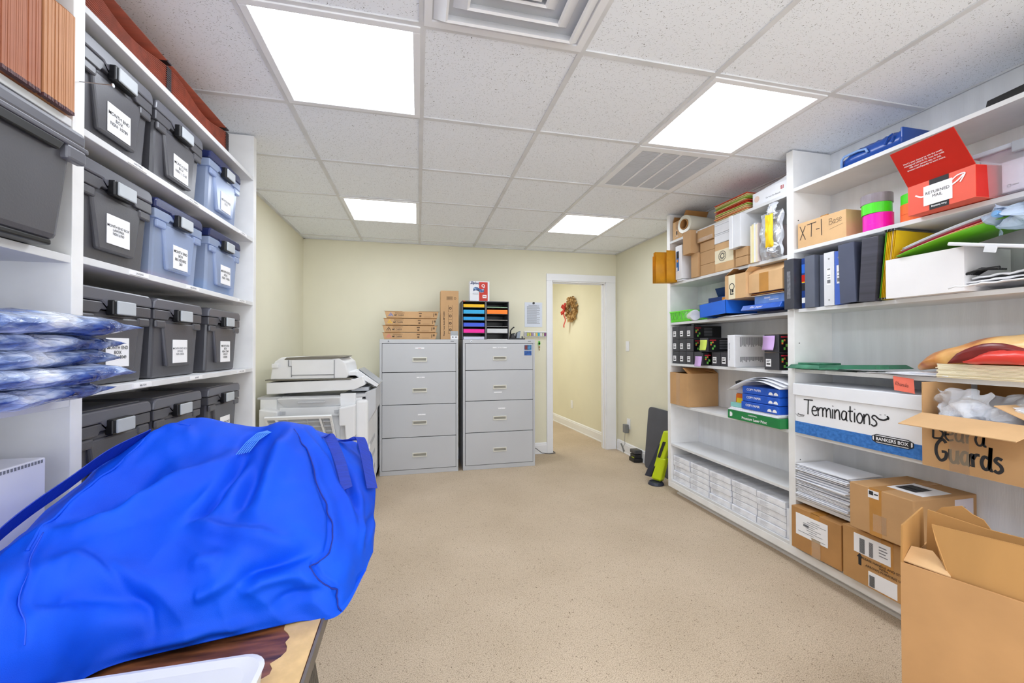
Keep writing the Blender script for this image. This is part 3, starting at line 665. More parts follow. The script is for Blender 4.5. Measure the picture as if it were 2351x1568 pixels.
# white toner carton
t = carton('toner_carton', 'white toner carton covered in sideways fine print', RS(2.47, z, 2.13), RR, .065, .25, .225, paper_m)
s_ = bx(.0651, .0656, .006, .245, .004, .22).ob('side_print', P('print_paper', (226, 227, 230), .6), t)
g = G(); r_ = random.Random(4)
for q in range(26):
    y0 = .045+q*.0075
    for zz, hh in ((.012, .06), (.13, .08)): g.box(.0652, .0664, y0, y0+.004, zz+r_.uniform(0, .02)+(.02 if zz < .1 else .01), zz+hh)
g.ob('fine_print', ink_g, s_)
text(t, 'Imaging toner cartridge', .013, (.018, -.001, .11), ink_g, rot=(PI/2, -PI/2, 0), bold=.01)
carton('cardboard_box', 'plain tan box standing behind two charcoal boxes by the divider', RS(2.275, z, 2.255), RR, .26, .14, .225, card_l)
t = toner(RS(2.145, z, 2.12), 'charcoal box with white label at the bottom beside the shelf divider', w=.105, h=.105, d=.13)
toner(RS(2.145, z+.107, 2.12), 'charcoal box with a lilac note, stacked beside the shelf divider', w=.105, h=.112, d=.13)
sticky('large lilac sticky note on the charcoal box near the shelf divider', lilac, (2.112, 2.148, z+.122), s=.088)

# ===================== far bay, shelf .788
z = .789
t = open_carton('cardboard_box', 'large brown carton with tape on the left of the shelf, lid ajar', RS(3.145, z, 2.13), RR, .245, .28, .27, [('b', .10, -75, card_d), ('r', .09, -60, card_d), ('l', .10, -86, card_d)], card)
G().box(.085, .135, -.001, .0005, .0, .27).ob('tape', tape_c, t)
t = thing('paper_box', 'green box of laser paper under the blue paper reams', 'box', RS(2.425, z, 2.09), RR)
bx(0, .42, 0, .27, 0, .058).ob('body', green_b, t, bev=.002)
text(t, 'Premium Laser Print', .024, (.225, -.001, .020), label_m, bold=.02); text(t, 'HAMMERMILL', .012, (.215, -.001, .044), label_m, bold=.01)
G().box(.02, .035, -.001, 0, .015, .045).box(.035, .042, -.001, 0, .02, .04).ob('logo', label_m, t)
for k in range(4):
    o = bx(0, .40, 0, .26, 0, .0045).ob('paper_sheaf', paper_m, bev=.001); tag(o, 'white sheaf of paper lying on the green paper box', 'paper', 'white sheaves on the green paper box'); o.location = RS(2.425-.004*k, z+.0595+k*.0048, 2.095+.004*k); o.rotation_euler = (0, 0, RR)
def ream(loc, lab):
    t = thing('paper_ream', lab, 'paper', loc, RR, 'blue wrapped copy paper reams')
    bx(0, .285, 0, .22, 0, .049).ob('wrapper', blue_pr, t, bev=.004)
    text(t, 'COPY PAPER', .020, (.095, -.001, .027), label_m, bold=.015)
    g = G()
    for x in (.225, .262):
        g.prism([(x+.016*math.cos(a*PI/8), -.001, .010+.018*math.sin(a*PI/8)) for a in range(9)], (0, .001, 0))
    g.ob('logo', label_m, t); return t
q = ream(RS(2.315, z+.080, 2.10), 'lowest blue copy paper ream of the stack')
dup(q, RS(2.312, z+.131, 2.105), RR, 'middle blue copy paper ream of the stack')
dup(q, RS(2.315, z+.182, 2.11), RR, 'top blue copy paper ream, half hidden by white sheets')
t = thing('spray_bottle', 'clear spray bottle of orange cleaner behind the blue paper reams', 'bottle', (2.16, 2.375, z+.080), RR)
liq = P('orange_liquid', (226, 110, 20), .15, .05)
G().hexa([(-.04, -.02, 0), (.04, -.02, 0), (.04, .03, 0), (-.04, .03, 0)], [(-.034, -.018, .09), (.034, -.018, .09), (.034, .028, .09), (-.034, .028, .09)]).ob('liquid', liq, t, bev=.008)
G().hexa([(-.035, -.018, .09), (.035, -.018, .09), (.035, .028, .09), (-.035, .028, .09)], [(-.014, -.008, .15), (.014, -.008, .15), (.014, .014, .15), (-.014, .014, .15)]).ob('shoulder', clearp, t, bev=.006)
G().prism([(-.05, -.005, .150), (.03, -.005, .150), (.035, -.005, .175), (-.02, -.005, .18), (-.055, -.005, .168)], (0, .02, 0)).ob('trigger', bin_blk, t, bev=.003)
G().box(-.02, .036, -.0225, -.018, .02, .06).ob('label', yel, t)
o = thing('folder_pack', 'pale teal packet wedged between spray bottle and white paper', 'paper', RS(2.42, z+.080, 2.11), RR); bx(0, .1, 0, .035, 0, .028).ob('cover', P('pale_teal', (140, 206, 204), .5), o)
for k in range(3):
    g = G(); R = []
    for i in range(15):
        u = i/14; R.append([(u*.42, v*.27, .05*math.sin(PI*min(1, u*.9+.05))**1.2-.045*(1-u)**2+.006*k) for v in (0, .33, .66, 1)])
    g.grid(R); o = g.ob('curled_sheet', paper_m, solid=.0012, smooth=True); tag(o, ['lowest curled white sheet over the blue paper reams', 'middle curled white sheet over the blue paper reams', 'topmost curled white sheet over the blue paper reams'][k], 'paper'); o.location = RS(2.425-.01*k, z+.232+.006*k, 2.085+.01*k); o.rotation_euler = (0, 0, RR+.03*k)

# ===================== far bay, bottom: white wrapped reams
z = .129
rm_m = vmap('white_ream_wrapper', [(.3, (214, 216, 224)), (.6, (238, 240, 246))], 18, .55)
def wream(loc, lab):
    t = thing('paper_ream', lab, 'paper', loc, RR, 'white wrapped paper reams on the bottom shelf')
    bx(0, .215, 0, .25, 0, .0405).ob('wrapper', rm_m, t, bev=.003)
    G().prism([(.172, 0, .001), (.216, 0, .001), (.216, 0, .040), (.19, 0, .020)], (0, -.0015, 0)).ob('fold', paper_m, t)
    g = G()
    for q in range(4): g.box(.03, .03+.05+.012*(q % 2), -.0007, 0, .009+q*.0065, .0115+q*.0065)
    g.ob('faint_print', P('faint_grey', (208, 210, 218), .6) if 'faint_grey' not in MATS else MATS['faint_grey'], t)
    return t
w0 = None
for c in range(5):
    for r in range(5):
        if w0 is None: w0 = wream(RS(3.145, z, 2.16), 'white wrapped paper ream stacked five high on the bottom shelf'); continue
        rr_ = random.Random(c*7+r)
        dup(w0, RS(3.145-c*.2235, z+r*.0428, 2.16+rr_.uniform(-.006, .008)), RR+rr_.uniform(-.012, .012))
o = carton('paper_ream', 'white wrapped ream standing on end beside the shelf divider', RS(2.034, z, 2.16), RR, .034, .27, .18, rm_m)

# ===================== near bay, top shelf
z = 2.206
t = thing('plastic_housing', 'curved royal blue plastic housing with ribs on the top shelf', 'plastic housing', RS(1.685, z, 2.16), RR)
bpl = P('royal_blue_plastic', (20, 72, 160), .25, .06)
g = G(); R = []
for i in range(17):
    u = i/16; x = u*.27; hz = .080*min(1, u*3+.5)**.6; rr_ = .0028*math.cos(u*46)
    R.append([(x, 0+.0, .0), (x, .006, hz*.72+rr_), (x, .03, hz+rr_), (x, .12, hz*1.05+rr_), (x, .2, hz*.8)])
g.grid(R); g.ob('shell', bpl, t, solid=.004, smooth=True)
g = G(); g.tube([(.0, -.003, 0), (.001, -.003, .045), (.014, -.003, .058), (.08, -.003, .058), (.118, -.003, .050), (.126, -.003, .03)], .006); g.ob('front_frame', P('pale_blue_plastic', (130, 165, 220), .3), t, smooth=True)
g = G(); g.tube([(.2, -.003, .03), (.215, -.003, .06), (.235, -.003, .066)], .004).tube([(.228, -.003, .03), (.238, -.003, .055)], .004); g.ob('clip', bpl, t)
bx(.262, .272, .004, .2, 0, .083).ob('end_cap', bpl, t, bev=.003)
o = G().hexa([(0, 0, 0), (.32, 0, 0), (.32, .2, 0), (0, .2, 0)], [(.004, .004, .032), (.32, .004, .05), (.32, .2, .05), (.004, .2, .032)]).ob('device_tray', bin_blk, bev=.004); tag(o, 'dark plastic tray lying on the top shelf at the right edge', 'tray'); o.location = RS(1.135, z, 2.16); o.rotation_euler = (0, 0, RR)

# ===================== near bay, shelf 1.845
z = 1.846
t = carton('cardboard_box', 'tan box with handwritten XT-1 Base in black marker', RS(1.935, z, 2.15), RR, .275, .18, .145, card_l)
hand(t, 'XT-1', .075, .012, .05, wd=.055, slope=.0, sx=1.0); hand(t, 'Base', .034, .185, .085, wd=.045, slope=.1, extra=[[(.19, .062), (.26, .076)]])
G().box(.13, .17, .01, .02, .145, .153).ob('torn_tab', card_d, t)
def tape_roll(lab, m, cx, cy, zz, r=.058, h=.048, grp='rolls of duct tape'):
    t = thing('tape_roll', lab, 'tape', (cx, cy, zz), 0, grp)
    G().cyl((0, 0, 0), (0, 0, h), r, n=40, hole=.039).ob('tape', m, t, bev=.001)
    G().cyl((0, 0, .0005), (0, 0, h-.0005), .0389, n=32, hole=.036).ob('core', card_d, t)
    return t
neon_g = P('neon_green_tape', (80, 226, 40), .35, .03); neon_p = P('neon_magenta_tape', (246, 16, 190), .35, .03); neon_o = P('neon_orange_tape', (250, 116, 50), .35, .03)
gtape = P('silver_grey_tape', (150, 140, 148), .3, .1, 20.)
for k, (lab, m, h) in enumerate([('magenta tape roll at the bottom of the taller stack', neon_p, .03), ('magenta tape roll second from the bottom of the taller stack', neon_p, .05), ('neon green tape roll in the taller stack', neon_g, .05), ('silver grey tape roll on top of the taller stack', gtape, .046)]):
    tape_roll(lab, m, 2.20+.004*(k % 2), 1.545+.003*k, z+[0, .0305, .081, .1315][k], r=.058 if k < 3 else .062, h=h)
tape_roll('orange tape roll at the bottom of the stack beside the red box', neon_o, 2.235, 1.405, z, h=.04); tape_roll('orange tape roll in the middle of the stack beside the red box', neon_o, 2.235, 1.405, z+.0405, h=.048)
tape_roll('neon green tape roll on the orange tape beside the red box', neon_g, 2.238, 1.405, z+.089, h=.046)
# red box with open flap
t = open_carton('mailing_box', 'bright red box with open flap and returned mail label', RS(1.375, z, 2.08), RR, .235, .20, .125, [('f', .165, 34, red_card)], coral, red_card)
t.location = (2.085, 1.345, z+.002); t.rotation_euler = (0, 0, RR-.10)
fl = [c for c in t.children if c.name.startswith('flap')][0]
bx(.2345, .2356, .002, .198, .002, .123).ob('side_panel', red_card, t)
bx(.082, .15, -.0012, .0005, 0, .125).ob('dark_band', ink, t)
label(t, .062, .162, .022, .103, y=-.003, lines='RETURNED\nMAIL', size=.017, bold=.0, sp=1.)
g = G(); ribbon(g, [(.03, .078), (.05, .066), (.062, .064)], .006, -.0018); ribbon(g, [(.16, .075), (.18, .085), (.2, .102)], .006, -.0018); ribbon(g, [(.162, .095), (.18, .106), (.203, .106), (.198, .092), (.188, .076)], .005, -.0018); g.ob('arrow_logo', label_m, t, norm=False)
text(t, 'Free listening', .010, (.116, -.0018, .012), label_m, rot=(PI/2, PI, 0), bold=.02)
a_ = math.radians(-4)
text(fl, "Here's your chance to win the newly\nredesigned SANTA FE. Scan the code\nwith your camera app, or visit\namazon.com/hyundai to learn more.", .0095, (.100, -.085*math.sin(math.radians(34))-.0012, .125+.085*math.cos(math.radians(34))-.0008), label_m, rot=(PI/2+math.radians(34), 0, 0), bold=.012, sp=1.1)
# clear bin at the right edge
t = thing('storage_bin', 'clear plastic bin with grey lid holding white boxes, right of the red box', 'bin', RS(1.13, z, 2.11), RR)
g = G(); g.hexa([(.015, .01, 0), (.36, .01, 0), (.36, .26, 0), (.015, .26, 0)], [(0, 0, .16), (.375, 0, .16), (.375, .27, .16), (0, .27, .16)]); g.ob('body', clearp, t, bev=.008)
G().box(-.012, .39, -.012, .28, .158, .176).ob('lid', P('grey_lid', (176, 180, 192), .3, .03), t, bev=.004)
G().box(.10, .17, -.020, -.004, .135, .175).ob('latch', P('grey_latch_dark', (150, 153, 162), .35), t, bev=.004)
o = bx(0, .3, 0, .19, 0, .115).ob('tissue_box', paper_m, bev=.002); tag(o, 'white carton inside the clear plastic bin', 'box'); o.location = (2.15, 1.085, z+.012); o.rotation_euler = (0, 0, RR)
g = G(); g.cyl((.02, -.001, .022), (.02, 0, .022), .006, n=14, hole=.004); g.box(.03, .045, -.001, 0, .02, .024); g.cyl((.07, -.001, .022), (.07, 0, .022), .005, n=12); g.box(.08, .1, -.001, 0, .02, .025); g.ob('print', ink_g, o)

# ===================== near bay, shelf 1.497: binders
z = 1.498
def binder(lab, y, w, h, m, x=2.13, spine=None, lean=0., d=.27, nm='ring_binder'):
    t = thing(nm, lab, 'binder', RS(y, z, x), RR, 'row of ring binders'); t.rotation_euler = (0, lean, RR)
    bx(0, .003, .004, d, 0, h).ob('cover', m, t, bev=.001); bx(w-.003, w, .004, d, 0, h).ob('cover', m, t, bev=.001)
    bx(0, w, 0, .004, 0, h).ob('spine', m, t, bev=.0015)
    bx(.006, w-.006, .03, d-.01, .008, h-.012).ob('pages', paper_m, t)
    return t
t = binder('black binder with scuffed spine at the left end of the binder row', 1.985, .062, .29, dk_vinyl, 2.105)
bx(.02, .042, -.0008, 0, .06, .22).ob('scuffed_strip', P('scuffed_strip', (128, 130, 138), .7, .2, 60.), t)
t = carton('supply_box', 'narrow dark blue box with bright coloured print between grey binders', RS(1.905, z, 2.14), RR, .026, .2, .285, blue_dk)
for c, (a, b, m) in enumerate([(.20, .25, bluebox), (.15, .19, red_card), (.145, .15, yel), (.10, .14, ink), (.03, .06, label_m)]): bx(.003, .023, -.001, 0, a, b).ob('colour_patch', m, t)
binder('slate grey binder next to the coloured print box', 1.875, .058, .29, grayb)
binder('narrow slate grey binder behind the white binder', 1.812, .038, .285, grayb, 2.16)
t = binder('white binder with spine label and rivets', 1.768, .056, .285, white_v, 2.135)
lb = label(t, .016, .040, .11, .20, bars=[(.15, .85, .1, .3), (.2, .8, .4, .45), (.2, .8, .55, .6), (.2, .8, .9, .97)], name='spine_label')
G().cyl((.028, -.001, .25), (.028, 0, .25), .005, n=12).cyl((.028, -.001, .03), (.028, 0, .03), .004, n=12).ob('rivet', steel, t)
t = binder('medium blue binder with a white spine label', 1.706, .045, .28, blue_v, 2.13)
label(t, .012, .034, .11, .205, bars=[(.15, .85, .1, .3), (.2, .8, .4, .45), (.2, .8, .6, .65)], name='spine_label')
G().cyl((.023, -.001, .245), (.023, 0, .245), .005, n=12).ob('rivet', steel, t)
binder('tall dark navy binder right of the blue binder', 1.655, .078, .30, grayb if 0 else P('navy_grey_vinyl', (78, 84, 106), .35, .05), 2.10, lean=-.03)
binder('dark ribbed binder leaning against the yellow folders', 1.565, .072, .305, P('charcoal_vinyl', (72, 72, 86), .3, .2, 3., st=(.1, .1, 12)), 2.10, lean=.06)
for k in range(7):
    m = [P('green_hanging_stock', (112, 190, 40), .5), yel, yel, yel, fm['m'], yel, yel][k]
    t = thing('hanging_folder', ['green hanging file folder at the left of the yellow ones', 'first yellow hanging file folder beside the green one', 'second yellow hanging file folder of the bunch', 'third yellow hanging file folder of the bunch', 'manila folder within the yellow hanging folders', 'yellow hanging file folder next to the rightmost one', 'rightmost yellow hanging file folder showing its broad side'][k], 'folder', (2.115+.001*k, 1.488-.0062*k, z+.002), RR, 'bunch of hanging file folders')
    t.rotation_euler = (0, .10, RR)
    bx(0, .0014, .006, .26, 0, .315).ob('sheet', m, t)
    G().box(-.0005, .002, .0, .27, .312, .318).box(-.0006, .0022, -.006, .006, .312, .322).box(-.0006, .0022, -.004, .006, 0, .008).ob('rod', blackm if k % 2 else steel, t)
t = open_carton('white_box', 'large white open box stuffed with coloured folders', RS(1.435, z, 2.085), RR, .275, .26, .175, [], P('white_board', (236, 234, 236), .5, .02), paper_m)
cols = [('light grey', paper_m, 0), ('white printed', white_v, .004), ('crimson', P('crimson_stock', (170, 30, 60), .5), .008), ('pink', P('pink_stock', (244, 190, 180), .5), .012), ('yellow orange', P('amber_stock', (240, 180, 70), .5), .016)]
def bent(lab, m, loc, L_, W_, prof, rz=RR, nm='folder', grp=None, th=.0015):
    g = G(); g.grid([[(u*L_, v*W_, prof(u)) for v in (0, .5, 1)] for u in [i/16 for i in range(17)]])
    o = g.ob(nm, m, solid=th, smooth=True); tag(o, lab, 'folder', grp); o.location = loc; o.rotation_euler = (0, 0, rz); return o
for k, (n_, m, dz) in enumerate(cols[::-1]):
    bent('%s sheet fanned over the white open box' % n_, m, (2.10+.006*k, 1.41-.004*k, z+.180+.006*k), .50, .22, lambda u, k=k: .085*math.sin(u*PI*.5)**.9+.005*k)
bent('lime green folder bowed over the white open box', P('lime_stock', (122, 206, 40), .45), (2.07, 1.385, z+.182), .52, .24, lambda u: .078*math.sin(u*PI*.5)**.8)
bent('brown folder corner sticking up at the back of the shelf', P('brown_stock', (196, 110, 50), .5), (2.28, 1.22, z+.265), .18, .10, lambda u: .03*math.sin(u*PI))
t = thing('tub_cover', 'white plastic lid leaning down over the white box corner', 'lid', (2.05, 1.185, z+.185), RR); t.rotation_euler = (0, .28, RR-.1)
G().box(0, .32, 0, .22, 0, .006).ob('plate', white_v, t, bev=.002); G().box(-.004, .32, -.006, .004, -.004, .010).box(-.006, .004, 0, .22, -.004, .010).ob('rim', white_v, t, bev=.004); bx(.12, .155, -.008, -.003, -.022, 0).ob('tab', white_v, t)
t = thing('plastic_bag', 'crumpled bluish clear plastic bag with a round blue cap', 'bag', (2.05, 1.10, z+.215), RR)
g = G(); g.grid(crumple(.20, .085, .12, .05, 4.4, 24, 16)); g.ob('film', P('bluish_film', (206, 220, 240), .15, .12, 14., 1., 30., alpha=.7, trans=(225, 240, 250)), t, solid=.001, loc=(0, .06, 0))
G().cyl((.06, -.022, .045), (.06, .0, .045), .012, n=18).cyl((.06, -.028, .045), (.06, -.02, .045), .007, n=16).ob('cap', P('pale_blue_cap', (120, 170, 220), .3), t)
for k in range(3):
    g = G(); g.grid([[(u*.42+.01*noise.noise(Vector((u*6, v*6, k))), v*.20-.01, .012*math.sin(PI*u)**.4*math.sin(PI*min(1, v+.2))+.007*noise.noise(Vector((u*14, v*9, k*3.)))) for v in [j/8 for j in range(9)]] for u in [i/24 for i in range(25)]])
    o = g.ob('plastic_packet', P('white_film_%d' % k, (236, 236, 240), .15, .05, 14., .6, 40.), solid=.006, smooth=True); tag(o, ['bottom flat white plastic packet at the right edge of the binder shelf', 'middle flat white plastic packet at the right edge of the binder shelf', 'top flat white plastic packet at the right edge of the binder shelf'][k], 'packet', 'flat white plastic packets')
    o.location = (2.095+.01*k, 1.21-.03*k, z+.012+k*.018); o.rotation_euler = (0, 0, RR)
g = G()
for k in range(6): g.tube([(0, .01*k, 0), (.03, .01*k+.004, .016+.003*(k % 2)), (.08, .01*k, .008)], .0035, 6)
g.tube([(-.01, -.005, 0), (.03, .0, .012), (.09, -.005, .012)], .005, 6)
o = g.ob('hair_clip', bin_blk, smooth=True); tag(o, 'black slatted plastic clip lying on the white packets', 'clip'); o.location = (2.10, 1.155, z+.064); o.rotation_euler = (0, 0, RR)

# ===================== near bay, shelf 1.150
z = 1.151
t = thing('bin_lid', 'aged green plastic lid lying flat at the left of the shelf', 'lid', (2.10, 1.97, z+.004), RR)
G().hexa([(0, 0, 0), (.20, 0, 0), (.20, .24, 0), (0, .24, 0)], [(.015, .015, .022), (.185, .015, .022), (.185, .225, .022), (.015, .225, .022)]).ob('body', green_p, t, bev=.003)
G().box(.03, .16, .05, .2, .022, .032).box(-.004, .205, -.004, .006, .0, .007).ob('raised_panel', green_p, t, bev=.002)
t = thing('bin_lid', 'second green plastic lid tilted up behind the first one', 'lid', (2.11, 1.762, z+.008), RR)
g = G().hexa([(0, 0, 0), (.28, 0, 0), (.28, .22, 0), (0, .22, 0)], [(.02, .02, .020), (.26, .02, .020), (.26, .2, .020), (.02, .2, .020)]); g.ob('body', P('darker_green_plastic', (40, 112, 82), .4, .1, 12.), t, bev=.003)
G().box(-.004, .09, -.012, .0, -.004, .006).box(.27, .285, -.006, .05, 0, .02).ob('clip', green_p, t, bev=.002)
t.rotation_euler = (0, -.045, RR)
for k in range(7):
    r_ = random.Random(k+40)
    o = bx(0, .29, 0, .2, 0, .0022).ob('paper_sheet', paper_m); tag(o, 'loose white sheet fanned under the green lids', 'paper', 'loose sheets fanned beside the pillow'); o.location = (2.12+r_.uniform(0, .03), 1.60-.045*k, z+.0006+.0026*k); o.rotation_euler = (0, 0, RR+r_.uniform(-.15, .15))
g = G(); g.grid([[(u*.08+.018*(1-v), 0-.012*(1-v), v*.062) for v in (0, .5, 1)] for u in (0, 1)]); o = g.ob('sticky_note', P('coral_paper', (244, 118, 96), .6), solid=.0006); tag(o, 'coral sticky note reading Rhonda hanging from the shelf edge', 'note'); o.location = (2.128, 1.445, z-.068); o.rotation_euler = (0, .1, RR)
hand(o, 'Rhonda', .017, .018, .024, y=-.009, wd=.07, slope=-.05, sx=.95)
for k in range(12):
    r_ = random.Random(k)
    o = bx(0, .42, 0, .2, 0, .0045).ob('envelope', cream, bev=.001); tag(o, 'cream envelope in the neat stack under the food print pillow', 'envelope', 'stack of cream envelopes'); o.location = (2.10+r_.uniform(0, .006), 1.262+r_.uniform(-.006, .004), z+.0006+k*.0048); o.rotation_euler = (0, 0, RR)
# pillow with food photo
t = thing('printed_bag', 'stuffed bag with a pizza like food photo print lying on envelopes', 'bag', (2.10, 1.38, z+.02), RR)
g = G(); R = []
for i in range(29):
    u = i/28; row = []
    hh = .125*math.sin(PI/2*min(1, u*1.5+.02))**.55*(1+.14*u); wy = min(1, u*5+.02)**.5
    for j in range(24):
        a = 2*PI*j/24; yy = .11+.11*wy*math.cos(a); zz = .5*hh+.5*hh*math.sin(a)*(1 if math.sin(a) > 0 else .8)
        row.append((u*.44-.02*math.sin(a)*0, yy*1+.004*noise.noise(Vector((u*7, a, 1))), zz+.02*u+.012*noise.noise(Vector((u*6, a*1.3, 2.)))))
    R.append(row)
g.grid(R, closed=True); g.ob('shell', food, t, smooth=True)
mr = P('maroon_print', (128, 36, 34), .3, .12, 20.)
g = G(); g.grid([[(.16+u*.26+.03*v, -.006-.018*math.sin(PI*v)*0-.004, .040+u*.02+v*(.055*math.sin(PI*min(.9, u+.12))+.02)) for v in (0, .33, .66, 1)] for u in [i/10 for i in range(11)]]); g.ob('dark_print_patch', mr, t, solid=.002, smooth=True)
t = thing('red_pouch', 'red crinkled plastic pouch lying in front of the printed bag', 'pouch', (2.06, 1.155, z+.062), RR)
g = G(); R = []
for i in range(15):
    u = i/14; hh = .055*min(1, u*3+.25)
    R.append([(u*.28, .05+.05*math.cos(2*PI*j/14), hh*.5+hh*.5*math.sin(2*PI*j/14)+.006*noise.noise(Vector((u*9, j*.9, 1)))) for j in range(14)])
g.grid(R, closed=True); g.ob('shell', P('red_vinyl', (226, 66, 56), .3, .06, 10., .3, 60.), t, smooth=True)

# ===================== near bay, shelf .785
z = .786
t = thing('storage_box', 'white lidded archive box with blue stripe and handwritten Terminations', 'box', RS(1.938, z, 2.125), RR)
bx(0, .615, 0, .28, 0, .235).ob('body', P('white_box_board', (238, 239, 243), .5, .01), t, bev=.002)
bx(-.008, .623, -.008, .284, .215, .282).ob('lid', paper_m, t, bev=.003)
st_ = bx(0, .615, -.0012, 0, 0, .066).ob('blue_stripe', vmap('blue_stripe_print', [(.35, (36, 100, 176)), (.6, (58, 124, 202))], 60, .5), t)
hand(t, 'Terminations', .082, .055, .115, wd=.085, sx=.90, gap=.90); hand(t, ')', .050, .425, .128, wd=.16)
text(t, 'Presto', .016, (.036, -.001, .106), ink, shear=.3, bold=.02); g = G(); ribbon(g, [(.005, .108), (.018, .096), (.055, .098)], .002, -.001); g.ob('swoosh', ink, t, norm=False)
lg = G().prism([(.41, -.0014, .047), (.43, -.0014, .036), (.56, -.0014, .036), (.58, -.0014, .047), (.58, -.0014, .068), (.56, -.0014, .078), (.43, -.0014, .078), (.41, -.0014, .068)], (0, -.001, 0)).ob('logo', ink, t)
lg2 = G().prism([(.414, -.0026, .050), (.432, -.0026, .0395), (.558, -.0026, .0395), (.576, -.0026, .050), (.576, -.0026, .066), (.558, -.0026, .0745), (.432, -.0026, .0745), (.414, -.0026, .066)], (0, -.0004, 0)).ob('logo_inset', label_m, lg)
bx(.420, .570, -.0040, -.0030, .043, .071).ob('logo_field', ink, lg)
text(lg, 'BANKERS BOX', .0215, (.495, -.0048, .0570), label_m, bold=.02, sx=.93)
t = open_carton('cardboard_box', 'open brown box of plastic bags with handwritten Beard Guards', (2.06, 1.288, z+.0), RR, .345, .33, .215, [('f', .14, 106, card_l), ('r', .14, -64, card_l)], card)
bx(.0, .004, 0, .28, .215, .345).ob('flap', card, t); bx(.0, .345, .325, .329, .215, .335).ob('flap', card_d, t)
hand(t, 'Beard', .075, .035, .12, wd=.1, sx=.85); hand(t, 'Guards', .085, .045, .035, wd=.13, sx=.75, mat=ink)
bx(.09, .15, -.0012, 0, 0, .20).ob('clear_tape', tape_c, t)
for k, (x, y, zz, sx_, sz_) in enumerate([(.10, .10, .215, .15, .1), (.20, .12, .19, .15, .07), (.24, .20, .22, .2, .08)]):
    tt = thing('plastic_bag', ['upright clear bag of white beard covers at the front of the open box', 'flat clear bag of white covers in the middle of the open box', 'clear bag of white covers at the back right of the open box'][k], 'bag', (2.06+y, 1.288-x, z+zz), RR, 'bags of white covers')
    g = G(); R = []
    for i in range(13):
        ph = PI*i/12; R.append([(sx_*.55*math.sin(ph)*math.cos(a)*(1+.1*noise.noise(Vector((i*.5, a, k)))), .07*math.sin(ph)*math.sin(a), sz_*.6*math.cos(ph)+.015*noise.noise(Vector((a*2, i*.6, k+3)))) for a in [2*PI*j/20 for j in range(20)]])
    g.grid(R, closed=True); g.ob('white_covers', vmap('white_netting_%d' % k, [(.35, (214, 216, 222)), (.6, (246, 246, 248))], 40, .6), tt, smooth=True)
    g = G(); g.grid(crumple(sx_*1.1, sz_*1.5, .10, .035, 7.+k, 22, 18)); g.ob('film', P('thin_film_%d' % k, (240, 244, 250), .1, .05, 12., 1., 30., alpha=.28, trans=(252, 253, 255)), tt, solid=.0008, loc=(-sx_*.55, -.04, -sz_*.45))
lf = [c for c in t.children if c.name.startswith('flap')][1]
q_ = lambda u, v, o: (.345-.14*u*math.sin(math.radians(64))+o*.44, v, .215+.14*u*math.cos(math.radians(64))+.9*o)
o = G().hexa([q_(.12, .06, .002), q_(.12, .27, .002), q_(.85, .27, .002), q_(.85, .06, .002)], [q_(.12, .06, .003), q_(.12, .27, .003), q_(.85, .27, .003), q_(.85, .06, .003)]).ob('shipping_label', label_m, t)

# ===================== near bay, shelf .408: envelopes, hairnet box
z = .409
for k in range(30):
    r_ = random.Random(k+5)
    g = G(); bw = .0035 if k < 28 else .003
    g.hexa([(0, 0, 0), (.30, 0, 0), (.30, .22, 0), (0, .22, 0)], [(0, 0, bw), (.30, 0, bw+r_.uniform(0, .003)), (.30, .22, bw+r_.uniform(0, .002)), (0, .22, bw)])
    o = g.ob('envelope', paper_m if k % 3 else white_v, bev=.0008); tag(o, 'white mailing envelope on top of the tall envelope stack' if k == 29 else 'white mailing envelope in the tall uneven stack on the low shelf', 'envelope', None if k == 29 else 'tall stack of white mailing envelopes')
    o.location = (2.12+r_.uniform(0, .016), 1.945+r_.uniform(-.014, .0), z+.0006+k*.0066); o.rotation_euler = (r_.uniform(-.012, .012), 0, RR+r_.uniform(-.05, .05))
t = thing('cardboard_box', 'large taped brown carton of hairnet caps on the low shelf', 'box', (2.045, 1.575, z+.001), RR)
bx(0, .265, 0, .37, 0, .215).ob('body', card, t, bev=.004)
bx(.09, .14, -.001, .371, .2, .216).ob('tape', tape_m, t); bx(.09, .14, -.001, 0, 0, .2).ob('tape', tape_m, t); bx(.105, .16, -.0014, 0, .02, .10).ob('tape_patch', tape_c, t)
label(t, .085, .13, .170, .205, y=-.002, name='small_label', bars=[(.1, .5, .4, .9), (.6, .95, .5, .65)], grey=ink)
o = bx(.10, .24, .09, .26, .2155, .217).ob('shipping_label', label_m, t); g = G(); barcode(g, 0, .1, 0, .05, 0, 3)
for v in g.bm.verts: v.co = Vector((.115+v.co.z*1.6, .12+v.co.x, .2175-v.co.y))
g.ob('barcode', ink, o)
o = bx(.265, .2664, .235, .345, .05, .20).ob('white_panel', P('pinkish_label', (236, 228, 236), .6), t)
ro = (PI/2, 0, PI/2)
text(o, 'Hairnet Cap', .0165, (.268, .247, .108), ink, rot=ro, align='LEFT', bold=.015); text(o, 'Nylon', .012, (.268, .247, .128), ink_g, rot=ro, align='LEFT'); text(o, '21" - Brown', .0095, (.268, .247, .165), ink, rot=ro, align='LEFT', bold=.01)
bx(.2664, .2674, .247, .30, .1475, .148).ob('rule', ink, o)

